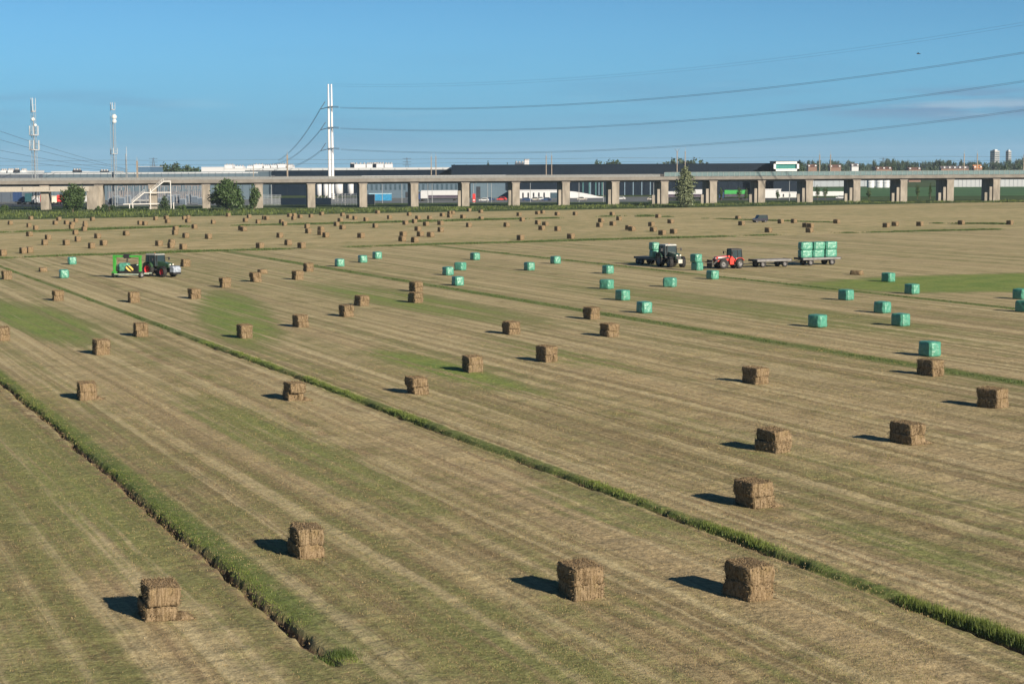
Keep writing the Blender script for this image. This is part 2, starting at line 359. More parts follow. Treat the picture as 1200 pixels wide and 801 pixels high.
striprun('trench_bank_grass', 'bright green grass growing thickly along the right bank of the dark trench', vd1, 47.5, 150, 3000, .18, .26, .07, .013, GREEN, .3, 4, 1.3)
striprun('drain_grass', 'long strip of rank green grass running diagonally over a filled field drain', vd2, 38, 292, 3600, .09, .05, .13, .015, DGREEN, .55, 5, 1.7)
striprun('drain_grass', 'paler grass blades along the right side of the long diagonal drain strip', vd2, 38, 150, 4400, .15, .20, .15, .014, GREEN, .55, 5, 1.7)
striprun('drain_grass', 'faint grass strip on the drain passing below the green bales', lambda u: V3+0*u, 80, 270, 2200, .30, 0, .12, .028, DGREEN, .3, 5, 1.3)
striprun('drain_grass', 'thin far grass strip on the drain in front of the flat wagons', lambda u: V4+0*u, 130, 280, 1200, .30, 0, .12, .03, DGREEN, .3, 5, 1.)
def polystrip(name, label, pts, n, width, h, wid, m):
    P = [gp(*q) for q in pts]; seg = [np.linalg.norm(b-a) for a, b in zip(P[:-1], P[1:])]; cum = np.cumsum([0]+seg); s = rng.uniform(0, cum[-1], n)
    i = np.clip(np.searchsorted(cum, s)-1, 0, len(seg)-1); f = (s-cum[i])/np.array(seg)[i]; PA = np.array(P)
    Q = PA[i]*(1-f[:, None])+PA[i+1]*f[:, None]; Q[:, :2] += rng.normal(0, width, (n, 2)); Q[:, 2] = 0
    k = vn(s, s*0+2, .06)*.7+vn(s, s*0+5, .3)*.5; keep = k > .36
    o = blades(name, Q[keep], h*(.3+k[keep]), np.full(keep.sum(), wid), m, 5, .25); return stuff(o, label, 'grass')
polystrip('headland_grass', 'ragged green strip between the near field and the pale far block', [(-20, 303.5), (76, 299.5), (142, 298), (224, 295), (369, 291), (429, 289), (512, 286.5), (609, 284), (708, 281), (828, 278), (948, 274), (1170, 269)], 6500, .9, .38, .10, DGREEN)
polystrip('far_grass_strip', 'dark green strip across the far block among the small bales', [(-20, 273), (95, 270), (120, 269), (224, 265.5), (366, 262.8), (468, 260.5), (609, 257), (728, 253.4)], 6000, .9, .55, .13, DGREEN)
polystrip('far_grass_clump', 'low dark clump of weeds right of the far grass strip', [(742, 253.6), (759, 253.8)], 700, 1.0, .9, .14, DGREEN)
polystrip('far_grass_clump', 'small weed clump beside the dark bale near the far strip', [(774, 254), (783, 254.4)], 260, .6, .6, .14, DGREEN)
polystrip('far_grass_strip', 'broken far strip of weeds running past the dark blue van', [(815, 255.6), (846, 256.5), (876, 258), (955, 260.3), (990, 261)], 1000, .5, .4, .12, DGREEN)
polystrip('far_grass_strip', 'weedy patch of far grass at the right edge beside a dark bale', [(1080, 261.8), (1150, 262.5), (1182, 262.8)], 700, .6, .6, .13, DGREEN)
P0_ = gp(396, 769); uu_, vv_ = uv(P0_); stuff(blades('trench_end_tuft', uvpts(uu_+rng.normal(0, .22, 260), vv_+rng.normal(0, .28, 260)), np.full(260, .12), np.full(260, .018), DGREEN, 4, .10), 'green tuft of grass at the near end of the dark trench', 'grass')
# stubble close to the camera
def scatter(name, label, n, m, h, wid, umax, gsel=None, per=3):
    u = 38+(umax-38)*rng.uniform(0, 1, n)**1.5; xm = .31*u/.9+4; cx_ = -UX*0
    v = rng.uniform(-1, 1, n)*.33*u+.42*u; P = uvpts(u, v)
    if gsel is not None:
        k = gsel(u, v); P = P[k]; u = u[k]
    o = blades(name, P, h*np.ones(len(P))*rng.uniform(.5, 1.3, len(P)), wid*(1+(u-40)/70.), m, per, .12, .9); return stuff(o, label, 'stubble')
scatter('straw_stubble', 'short dry straw stubble left standing on the mown field', 52000, STRAW, .050, .012, 120, lambda u, v: vn(u*.1, v, .6)+.5*vn(u, v, .5) > .62)
scatter('loose_straw', 'loose straw lying in wisps over the mown field', 18000, STRAW, .03, .02, 150, None, 5)
scatter('green_stubble', 'short green regrowth between the straw on the mown field', 52000, OLIVE, .052, .012, 120, lambda u, v: vn(u*.15+40, v, .5)+.6*vn(u, v, .45) > .78)

# ------------------------------------------------------------------ hay bales
HAYM = {}
def haymat(name, tone):
    m = bpy.data.materials.new(name); t = NT(m); c_ = t.coord()
    mp1 = t.nt.nodes.new('ShaderNodeMapping'); mp1.inputs['Scale'].default_value = (20, 9, 1.8); t.link(c_, mp1.inputs[0])
    n1 = t.noise(mp1.outputs[0], 1., 5., .7); n2 = t.noise(c_, 26., 3., .7); n3 = t.noise(c_, 2.2, 3.)
    oi = t.nt.nodes.new('ShaderNodeObjectInfo')
    a1 = t.mix(t.ramp(n1, .40, .60), tuple(x*tone for x in (.120, .088, .050)), tuple(x*tone for x in (.275, .212, .138)))
    a2 = t.mix(t.math('MULTIPLY', t.ramp(n2, .52, .72), .6), a1, tuple(x*tone for x in (.36, .275, .165)))
    a3 = t.mix(t.math('MULTIPLY', t.ramp(n3, .5, .75), .35), a2, tuple(x*tone for x in (.21, .165, .075)))
    a4 = t.mix(t.math('MULTIPLY', t.ramp(n2, .48, .3), .65), a3, (.045, .03, .016))
    v4 = t.mix(t.math('MULTIPLY', oi.outputs['Random'], .25), a4, (.20, .14, .08))
    t.link(v4, t.b.inputs['Base Color']); t.b.inputs['Roughness'].default_value = .9; t.b.inputs['Specular IOR Level'].default_value = .1
    t.bump(t.math('ADD', n1, t.math('MULTIPLY', n2, .6)), .8, .035); return m
HAY = haymat('baled_hay', .88); HAYF = haymat('far_block_hay', .80)  # far bales use the same hay in a slightly darker tone
def softbox(nx, ny, nz, dx, dy, dz, fn):
    idx = {}; vs = []; fs = []
    def vid(i, j, k):
        if (i, j, k) not in idx:
            idx[(i, j, k)] = len(vs); vs.append(fn(i/nx*2-1, j/ny*2-1, k/nz*2-1))
        return idx[(i, j, k)]
    for i in range(nx):
        for j in range(ny):
            fs.append((vid(i, j, 0), vid(i, j+1, 0), vid(i+1, j+1, 0), vid(i+1, j, 0))); fs.append((vid(i, j, nz), vid(i+1, j, nz), vid(i+1, j+1, nz), vid(i, j+1, nz)))
    for i in range(nx):
        for k in range(nz):
            fs.append((vid(i, 0, k), vid(i+1, 0, k), vid(i+1, 0, k+1), vid(i, 0, k+1))); fs.append((vid(i, ny, k), vid(i, ny, k+1), vid(i+1, ny, k+1), vid(i+1, ny, k)))
    for j in range(ny):
        for k in range(nz):
            fs.append((vid(0, j, k), vid(0, j, k+1), vid(0, j+1, k+1), vid(0, j+1, k))); fs.append((vid(nx, j, k), vid(nx, j+1, k), vid(nx, j+1, k+1), vid(nx, j, k+1)))
    return np.array(vs), fs
BW, BL, BH = 1.02, 1.55, 1.10
def haylayer(seed, hi=True, dx=BW, dy=BL, dz=BH/2):
    r = random.Random(seed); nx, ny, nz = (20, 24, 10) if hi else (6, 7, 4)
    cuts = [r.uniform(-.9, .9) for _ in range(4)]; sk = r.uniform(-.03, .03); ph = [r.uniform(0, 9) for _ in range(6)]
    def fn(x, y, z):
        e = 3.0 if False else 0
        X, Y, Z = x*dx/2, y*dy/2, z*dz/2
        # rounded bulging sides, pinched by the twine, slabs of hay standing apart
        bul = .004*(1-z*z)
        X += (bul+.008*sin(4*y+ph[0]))*x; Y += (.012*(1-z*z)+.02*sin(4*x+ph[1]))*y
        for c_ in cuts: X -= x*abs(x)**6*.018*math.exp(-((y-c_)/.05)**2); Y -= y*abs(y)**6*.085*math.exp(-((x-c_)/.055)**2)
        ed = abs(x)**14*abs(z)**10*.010; X -= x*ed; Z -= max(z, 0)*(abs(x)**12+abs(y)**12)*.008
        Y -= y*abs(y)**14*abs(z)**10*.010
        cr = abs(x)**12*abs(y)**12*.04; X -= x*cr; Y -= y*cr
        X += sk*z+.030*sin(2.1*y+ph[0])*(.4+.6*z)+.012*sin(5*y+4*z+ph[1]); Y += .035*sin(2.3*x+1.7*z+ph[3])+.012*sin(7*x+ph[4]); Z += .022*sin(2.6*x+ph[5])*sin(2.2*y+ph[2])*(.5+.5*z)-.035*max(z, 0)*(x*x*y*y)**2
        q = .018 if hi else .025
        n = lambda o: (math.modf(abs(sin(X*91.7+Y*57.3+Z*131.1+o)*4375.85))[0]-.5)*2*q
        return X+n(ph[2])*(.3 if abs(x) > .9 else 1), Y+n(ph[3])*1.15, Z+dz/2+(n(ph[4]) if z > -.99 else .5*n(ph[4])-.02)
    vs, fs = softbox(nx, ny, nz, dx, dy, dz, fn); b = MB(); b.add(vs, fs, True)
    if hi:                                        # loose stalks
        for _ in range(900):
            s_ = r.choice((0, 1, 2, 3, 3, 4, 4, 4, 4)); x = r.uniform(-1, 1); y = r.uniform(-1, 1); z = r.uniform(0, 1)
            p = {0: (dx/2, y*dy/2, z*dz), 1: (-dx/2, y*dy/2, z*dz), 2: (x*dx/2, dy/2, z*dz), 3: (x*dx/2, -dy/2, z*dz), 4: (x*dx/2, y*dy/2, dz)}[s_]
            L = r.uniform(.05, .15); d = np.array([r.uniform(-1, 1), r.uniform(-1, 1), r.uniform(-.7, .6)])
            o_ = {0: (1, 0, 0), 1: (-1, 0, 0), 2: (0, 1, 0), 3: (0, -1, 0), 4: (0, 0, 1)}[s_]; d = d*.6+np.array(o_)*.45; d = d/np.linalg.norm(d)*L
            p = np.array(p); w_ = np.array([r.uniform(-1, 1), r.uniform(-1, 1), r.uniform(-1, 1)])*.014; b.add([p-w_, p+w_, p+d], [(0, 1, 2)])
    return b.mesh('hay_layer', HAY)
LAY = [haylayer(s) for s in range(5)]
def spill(seed):
    r = random.Random(seed); b = MB()
    for _ in range(500):
        p = np.array([r.gauss(0, .22), r.gauss(0, .3), abs(r.gauss(0, .04))]); d = np.array([r.uniform(-1, 1), r.uniform(-1, 1), r.uniform(-.1, .5)])*.12; w_ = np.array([r.uniform(-1, 1), r.uniform(-1, 1), .2])*.016
        b.add([p-w_, p+w_, p+d], [(0, 1, 2)])
    vs, fs = softbox(6, 6, 3, 1, 1, 1, lambda x, y, z: ((x*.30*(1-.35*max(z, 0)))+r.uniform(-.03, .03), y*.42*(1-.3*max(z, 0))+r.uniform(-.03, .03), (z+1)*.11*(1-.5*x*x-.3*y*y)))
    b.add(vs, fs, True); return b.mesh('loose_hay', HAY)
SPILL = spill(3)
def place(x, y, L, W, az):                       # centre of a box whose nearest corner shows at (x, y)
    P = gp(x, y); va = atan2(P[0], P[1]); a_ = va-az; off = (L/2*abs(cos(a_))+W/2*abs(sin(a_)))*.93
    return P+np.array([sin(va)*off, cos(va)*off, 0])
NEARG = 'hay bales standing on the near field'
# x, y, turn, top shift, label, spill
near_bales = [
 (187, 729, 0, (.06, .16), 'hay bale nearest the camera at lower left with loose hay at its foot', 1),
 (359, 654.5, 1, (.0, .05), 'two-layer hay bale just right of the lower end of the dark trench', 0),
 (681, 703.5, 0, (-.02, .02), 'square-edged hay bale in the middle foreground, left of the widest front bale', 0),
 (877.5, 705, -7, (.02, 0), 'widest hay bale of the right foreground, just below the long grass strip', 0),
 (883, 596, -2, (-.04, .05), 'hay bale above the long grass strip with its foot sticking out, right of centre', 1),
 (906, 531, -12, (.05, -.02), 'hay bale with bulging dark lower layer, second up from the grass strip at right', 0),
 (489, 462.5, 2, (-.07, .06), 'hay bale with top layer overhanging to the left, just above the long grass strip', 0),
 (554, 436.3, 2, (0, 0), 'hay bale at the right end of a vivid green patch in mid field', 0),
 (344.5, 470, 2, (.02, .2), 'slumping hay bale with spilled right side just below the long grass strip', 1),
 (102, 468.7, 1, (0, .05), 'hay bale by the upper left end of the dark trench', 1),
 (286.5, 396.7, 0, (0, 0), 'hay bale at the lower edge of the left green patch', 0),
 (352.5, 383.7, -2, (-.03, .04), 'hay bale on the right end of the left green patch', 0),
 (228, 350.3, 0, (0, 0), 'hay bale at the top left of the left green patch, below the front tank', 0),
 (264, 337, 1, (0, 0), 'hay bale right of the red-wheeled tractor, left of a closer pair', 0),
 (299.5, 330.5, -4, (-.05, .03), 'hay bale standing beside a flat half-height bale', 0),
 (349, 328, -3, (0, 0), 'left bale of a close pair below the thin drain line', 0),
 (361.5, 318.3, 1, (.03, 0), 'right and farther bale of a close pair below the thin drain line', 0),
 (217.5, 312.5, -2, (0, 0), 'hay bale just behind the front tank of the red-wheeled tractor', 0),
 (406, 371.3, -2, (0, 0), 'lower left bale of a slanting pair in the middle field', 0),
 (424, 358.7, -6, (.04, 0), 'upper right bale of a slanting pair in the middle field', 0),
 (487, 355, -6, (0, 0), 'nearer bale of two that stand one in front of the other', 0),
 (487.5, 342, -5, (0, 0), 'farther bale of two that stand one in front of the other', 0),
 (599, 392, -3, (-.03, .05), 'hay bale casting a long shadow, left of the pair at centre right', 0),
 (640.7, 424.5, -4, (0, 0), 'hay bale nearest below the centre pair, alone on tan stubble', 0),
 (693, 374.6, -5, (0, 0), 'farther bale of the staggered pair left of the green bale row', 0),
 (714, 395, -7, (.02, 0), 'nearer bale of the staggered pair left of the green bale row', 0),
 (885, 450.4, -6, (0, 0), 'lone hay bale below the middle grass strip at right', 0),
 (1090.5, 440.8, -12, (0, 0), 'hay bale directly in front of the nearest green wrapped bale', 0),
 (1163, 478.7, -14, (.03, -.03), 'hay bale closest to the right edge of the field', 0),
 (1063, 521.8, -8, (0, 0), 'biggest hay bale at right with a long shadow, below the bale near the edge', 1),
 (8, 327.5, 0, (0, 0), 'hay bale at the far left edge level with the red-wheeled tractor', 0),
 (68, 352.5, 0, (0, 0), 'hay bale just below the grass strip at left, under the wrapping machine', 0),
 (157, 354.7, 0, (0, 0), 'hay bale just above the long grass strip, below the wrapping machine', 0),
 (165, 394.7, 0, (0, 0), 'hay bale just below the long grass strip at upper left', 0),
 (119, 416, 0, (0, 0), 'hay bale on open stubble, left of the bale below the grass strip', 0),
 (3, 399.5, 0, (0, 0), 'hay bale cut off by the left edge of the picture', 0)]
nb = len(near_bales)
for i, (x, y, turn, sh, lab, spl) in enumerate(near_bales):
    az = -AZ+radians(turn); P = place(x, y, BL, BW, az)
    if y > 420: P[2] = float(ground_z(*uv(P)))-.02
    t_ = thing('hay_bale', lab, 'hay bale', P, -az, NEARG); t_.scale = (random.uniform(.96, 1.06), random.uniform(.94, 1.05), random.uniform(.95, 1.05))
    s_ = 1.0
    for k in (0, 1):
        o = link('hay_layer', LAY[(i*2+k+(i//3)) % 5], t_, ((sh[0]+random.uniform(-.025, .025))*(k-.5)*1.8, (sh[1]+random.uniform(-.03, .03))*(k-.5)*-1.1, k*(BH/2-.022))); o.rotation_euler = (0, radians(random.uniform(-1.8, 1.8)), radians(random.uniform(-3.5, 3.5))+(pi if random.random() < .5 else 0))
    if spl:
        o = link('loose_hay', SPILL, t_, (BW/2+.12, -BL/2+.35, 0)); o.rotation_euler = (0, 0, random.uniform(-.3, .3))
LOWM = [haylayer(s+20, False) for s in range(4)]
for m in LOWM: m.name = 'half_bale'
for x, y, turn, lab in ((307.5, 320.8, -4, 'flat half-height hay bale lying behind a full bale'), (50.5, 318.5, 0, 'flat half-height hay bale left of the green bales at far left'), (1004, 322.3, -30, 'flat dark half-height bale on the stubble right of the loaded wagon')):
    az = -AZ+radians(turn); P = place(x, y, BL, BW, az); o = link('hay_bale', LOWM[0], None, P, -az); tag(o, lab, 'hay bale', NEARG)
# the far block
farm = []
for s in range(4):
    b = MB(); me_a = haylayer(s+40, False, BW*.92, BL*.95, BH*.92); me_a.name = 'far_hay_bale'; me_a.materials[0] = HAYF; farm.append(me_a)
far_pts = """8.7,263.4 32.7,257.5 30.7,266.4 38.5,269.4 61.4,263.4 65.5,258.6 74.4,263 81.2,264.8 80.4,268.4 85.6,260.5 96.4,263.7 105,258.8 95.3,270.8 96.4,267
85,275 31.2,277 53,281 49,287.2 74.2,287.5 87.8,283.2 111,279.4 117.9,287.9 104,291.3 23.8,297.3 31.5,296.5 0.2,300
160.6,263.4 166.4,264 179,258 193,261.5 191.5,257 212.6,257.5 216.7,261 217.2,256.5 246.5,262.3 144.4,276.2 202.3,270.2 201.8,275.3 214.3,278.9 240.8,280 224.5,268 182.8,288.4 197.8,287 197.1,290.8 211.3,292.7
263.8,253.8 288.5,255.6 284.2,260.1 306.3,257.2 309.1,257.8 299,262 279.2,269.9 282,271 301.2,291.3 326.7,262 330,264.6 335.9,254.3 340.8,257.8 341.5,254 348.3,255.6 361,255 356.5,267.5 357.9,273.5 324.5,278.7 334.3,287.5 350,291
373.5,252.3 398,253.4 405.5,256.1 412.5,257.5 395.4,260.1 391,265 398,269 425.5,259.4 439,250.4 436.4,267 453,256.7 476,252.9 486.2,257.2 471.6,263.4 482.4,261.5 372.7,275.6 372.7,270.7 378.4,278.3 419.6,278.9 486.2,270.7 468.9,277.2 468,283 482.6,284.3 489,277.2
500,257.2 514.9,253.7 523.5,255 523.6,251.2 526.8,251.2 546.3,247.8 560,249.6 539,256 604.8,253.2 495.7,264.8 512.7,263.7 560.4,258.3 546,266.2 590.2,265.9 513,271.8 501.1,277.8 606.5,281.6 608.4,259.4
626.5,251.3 632.5,250.4 649.6,252.6 670.7,252.3 714,252.6 626.8,263 635.7,264.8 631.4,269.7 650,270.8 701,260.5 721.9,258.3 699,266.2 714.6,264.5 665.5,280
767.7,255.4 782.3,261.9 759.9,265.3 733,269.5 737,270.8 762,271.6 772.5,275.6 785.9,274
861.4,257.5 865.5,264.2 911.5,262 926.9,261.5 940.8,266.4 946,267 945,272.7 896.9,272.4 977,262 1035,266.6 1045.4,265 1074.4,265 1123,263.4 1180,263.4"""
fpts = sorted(tuple(map(float, q.split(','))) for q in far_pts.split())
marks = [(41, 'the left lattice mast'), (85, 'the broad tree'), (135, 'the slim lattice mast'), (176, 'the white stairs'), (215, 'the gap beside the stairs'), (268, 'the round bushy tree'), (337, 'the thick brown mast'), (391, 'the white pylon'), (450, 'the blue container'), (508, 'the white lorry'), (575, 'the red pillar'), (643, 'the white low building'), (725, 'the dark hall'), (803, 'the poplar'), (888, 'the framed office'), (950, 'the white boundary wall'), (1060, 'the town trees'), (1140, 'the tower blocks')]
def zone(x, y): return 'beyond' if y < 272.5-(x/728)*19.2 else 'below'
cells = {}
for q in fpts:
    m_ = min(marks, key=lambda a: abs(a[0]-q[0]))[1]; cells.setdefault((m_, zone(*q)), []).append(q)
ordn = ['first', 'second', 'third', 'fourth', 'fifth', 'sixth', 'seventh', 'eighth', 'ninth', 'tenth', 'eleventh', 'twelfth', 'thirteenth']
i = 0
for (m_, zn), qs in cells.items():
    for j, (x, y) in enumerate(qs):
        az = -AZ+radians(random.uniform(-19, -4)); P = place(x+3.4, y, BL, BW, az)
        o = link('hay_bale', farm[i % 4], None, P, -az); i += 1
        lab = ('bale %s the far strip under %s' % (zn, m_))
        if len(qs) > 1: lab += ', %s of %d from left' % (ordn[j], len(qs))
        tag(o, lab, 'hay bale', 'small hay bales scattered over the far block')

# ------------------------------------------------------------------ green wrapped bales
fm = bpy.data.materials.new('green_wrap_film'); t = NT(fm); c_ = t.coord()
n1 = t.noise(c_, 3.5, 4., .6); mp1 = t.nt.nodes.new('ShaderNodeMapping'); mp1.inputs['Scale'].default_value = (1.5, 1.5, 14); t.link(c_, mp1.inputs[0]); n2 = t.noise(mp1.outputs[0], 1., 4.)
oi = t.nt.nodes.new('ShaderNodeObjectInfo'); fc = t.mix(t.ramp(n1, .3, .7), (.048, .200, .142), (.085, .275, .200))
fc = t.mix(t.math('MULTIPLY', oi.outputs['Random'], .25), fc, (.055, .24, .20)); t.link(t.mix(t.math('MULTIPLY', t.ramp(t.noise(c_, 1.3, 3.), .55, .75), .35), fc, (.14, .20, .15)), t.b.inputs['Base Color'])
t.b.inputs['Roughness'].default_value = .28; t.b.inputs['Specular IOR Level'].default_value = .55
t.bump(t.math('ADD', n1, t.math('MULTIPLY', n2, .9)), .8, .06)
def wrapmesh(seed, dx=1.12, dy=1.42, dz=1.08):
    r = random.Random(seed); ph = [r.uniform(0, 9) for _ in range(5)]
    def fn(x, y, z):
        X, Y, Z = x*dx/2, y*dy/2, z*dz/2
        X += x*.03*(1-z*z)*(1-y*y); Y += y*.04*(1-z*z)*(1-x*x); Z += max(z, 0)*.03*(1-x*x)*(1-y*y)
        c2_ = abs(x)**8*abs(y)**8*.10; X -= x*c2_; Y -= y*c2_; e = (abs(x)**9+abs(y)**9)*abs(z)**8*.035; Z -= z*e; X -= x*abs(x)**9*abs(z)**8*.04; Y -= y*abs(y)**9*abs(z)**8*.04
        g = .012*math.exp(-(z/.08)**2); X -= x*g; Y -= y*g
        X += .012*sin(5*y+3*z+ph[0]); Y += .014*sin(6*x-4*z+ph[1]); Z += .012*sin(5*x+4*y+ph[2]) if z > -.9 else 0
        return X, Y, Z+dz/2
    vs, fs = softbox(12, 14, 12, 1, 1, 1, fn); b = MB(); b.add(vs, fs, True); return b.mesh('wrapped_bale', fm)
WR = [wrapmesh(s) for s in range(5)]
def wb(P, az, lab, grp, i, z=0.):
    o = link('wrapped_bale', WR[i % 5], None, (P[0], P[1], P[2]+z), -az+(pi if i % 2 else 0)); return tag(o, lab, 'wrapped bale', grp)
GG = 'green wrapped bales left on the field'
wraps = [
 (84.5, 310, 0, 'farther of two green wrapped bales left of the wrapping machine'),
 (75, 326, 2, 'nearer of two green wrapped bales left of the wrapping machine'),
 (398, 312.5, 0, 'left green bale of the small row of three past the tractor'),
 (425, 308, 0, 'middle green bale of the small row of three past the tractor'),
 (442, 303.5, -6, 'right and brightest green bale of the small row of three'),
 (556.7, 304.8, -8, 'farthest green bale of the group of four near centre'),
 (539.5, 317, -32, 'wide long-side-on green bale in the group of four near centre'),
 (525, 322.8, -6, 'left green bale of the group of four near centre'),
 (536.5, 335, -2, 'nearest green bale of the group of four near centre'),
 (620.3, 317, -4, 'green bale with a bright glint left of its farther neighbour, mid field'),
 (651, 309.3, -6, 'green bale beside the thin drain line, right of the glinting one'),
 (712.4, 321, -6, 'top green bale of the slanting row of four left of the tractors'),
 (711, 339, -30, 'wide long-side-on green bale, second in the slanting row of four'),
 (729.7, 352.3, -10, 'third green bale down the slanting row of four'),
 (755, 367.3, -2, 'lowest green bale of the slanting row of four'),
 (785, 336.6, -42, 'long-side-on green bale below the dark green tractor'),
 (835, 327.5, -6, 'green bale in front of the red loader tractor front wheel'),
 (1041, 330.5, -12, 'green bale just right of the flat dark half bale'),
 (1068.7, 344.8, -8, 'green bale with a white glint at the edge of the right green patch'),
 (991.4, 352, -12, 'upper left green bale of the cluster below the wagons'),
 (1034, 367.3, -12, 'middle green bale of the cluster below the wagons'),
 (1055.4, 382.6, -9, 'green bale nearest behind the foremost green one at right'),
 (958, 384, -16, 'leftmost green bale of the cluster below the wagons'),
 (1089.3, 418.3, -6, 'foremost green wrapped bale with a hay bale right in front of it'),
 (1196, 351, -14, 'farther green bale cut by the right edge'),
 (1200, 366, -14, 'nearer green bale cut by the right edge')]
for i, (x, y, turn, lab) in enumerate(wraps):
    az = -AZ+radians(turn); wb(place(x, y, 1.42, 1.12, az), az, lab, GG, i)
P = place(817, 317, 1.42, 1.12, -AZ-radians(14)); wb(P, -AZ-radians(14), 'lower green bale of the stack held by the red loader', GG, 1)
wb(P+np.array([-.15, .05, 0]), -AZ-radians(10), 'upper green bale of the stack held by the red loader', GG, 2, 1.09)

# ------------------------------------------------------------------ machines
RUB = mat('tyre_rubber', (.022, .022, .023), .85, scale=6); GLS = mat('cab_glass', (.020, .035, .040), .22, spec=.35, var=.1)
BLK = mat('black_paint', (.018, .018, .020), .5); STL = mat('grey_steel', (.30, .30, .31), .5, .3); WHT = mat('white_paint', (.72, .73, .73), .4, var=.06)
REDR = mat('red_rim', (.50, .020, .035), .4); SILR = mat('silver_rim', (.14, .14, .145), .5, .2); GRYR = mat('dark_grey_rim', (.16, .16, .17), .5)
DGRN = mat('dark_green_paint', (.030, .070, .035), .35, coat=.4); LGRN = mat('bright_green_paint', (.045, .27, .04), .4, coat=.3); REDP = mat('red_paint', (.55, .035, .022), .35, coat=.4)
LMP = mat('lamp_lens', (.75, .75, .70), .15, spec=.8); ORG = mat('orange_lens', (.75, .22, .02), .3)
def wheel(parent, name, c, R_, W_, rimm, steer=0.):
    b = MB(); r_ = R_*.56
    b.lathe_y([(r_, -W_*.42), (r_*1.12, -W_*.5), (R_*.90, -W_*.5), (R_*.97, -W_*.36), (R_*.97, W_*.36), (R_*.90, W_*.5), (r_*1.12, W_*.5), (r_, W_*.42)], n=28)
    for k in range(20):
        a_ = 2*pi*k/20
        for sd in (-1, 1):
            vs = []
            for da, yy in ((0, 0.03), (.10, .03), (.26, .5), (.16, .5)):
                aa = a_+da+(.157 if sd > 0 else 0)
                for rr in (R_*.95, R_*1.0): vs.append((rr*cos(aa), sd*yy*W_, rr*sin(aa)))
            b.add(vs, [(0, 2, 3, 1), (2, 4, 5, 3), (4, 6, 7, 5), (6, 0, 1, 7), (1, 3, 5, 7)])
    hub = link(name, None, parent, c); hub.rotation_euler = (0, 0, steer)
    b.build('tyre', RUB, hub)
    m_ = MB()
    for sd in (-1, 1):
        m_.lathe_y([(r_, sd*W_*.42), (r_*.86, sd*W_*.34), (r_*.80, sd*W_*.16), (r_*.42, sd*W_*.10), (r_*.36, sd*W_*.22), (.001, sd*W_*.24)], n=24)
    m_.build('rim', rimm, hub)
    return hub
def cab(parent, x0, x1, wd, z0, z1, roofm, glassm=GLS, lean=.12):
    """glazed cab: pillars, roof, panes"""
    b = MB(); y = wd/2
    cor = [(x0, -y), (x0, y), (x1, -y), (x1, y)]
    for (x, yy) in cor:
        xt = x+(lean if x == x0 else -lean*.8); b.tube((x, yy, z0), (xt, yy*.93, z1), .05, .045, 6)
    xm = x0+(x1-x0)*.42
    for yy in (-y, y): b.tube((xm, yy, z0), (xm+.02, yy*.93, z1), .04, .04, 6)
    b.box(((x0+x1)/2, 0, z0+.04), (x1-x0+.06, wd+.04, .10)); b.build('cab_frame', BLK, parent)
    g = MB(); xa, xb = x0+lean, x1-lean*.8
    g.add([(x0, -y+.02, z0), (x1, -y+.02, z0), (xb, -y*.91, z1), (xa, -y*.91, z1)], [(0, 1, 2, 3)])
    g.add([(x0, y-.02, z0), (x1, y-.02, z0), (xb, y*.91, z1), (xa, y*.91, z1)], [(3, 2, 1, 0)])
    g.add([(x1-.02, -y+.02, z0), (x1-.02, y-.02, z0), (xb-.02, y*.91, z1), (xb-.02, -y*.91, z1)], [(0, 1, 2, 3)])
    g.add([(x0+.02, -y+.02, z0), (x0+.02, y-.02, z0), (xa+.02, y*.91, z1), (xa+.02, -y*.91, z1)], [(3, 2, 1, 0)])
    g.build('cab_window', glassm, parent)
    r_ = MB(); r_.box(((xa+xb)/2, 0, z1+.09), (xb-xa+.28, wd*.98, .18), taper=.88); r_.build('cab_roof', roofm, parent, bevel=.05)
def mirror(parent, x, y, z, sd):
    b = MB(); b.tube((x, y, z), (x+.1, y+sd*.55, z+.08), .025, n=5); b.box((x+.1, y+sd*.6, z-.06), (.07, .22, .36)); b.build('mirror', BLK, parent)
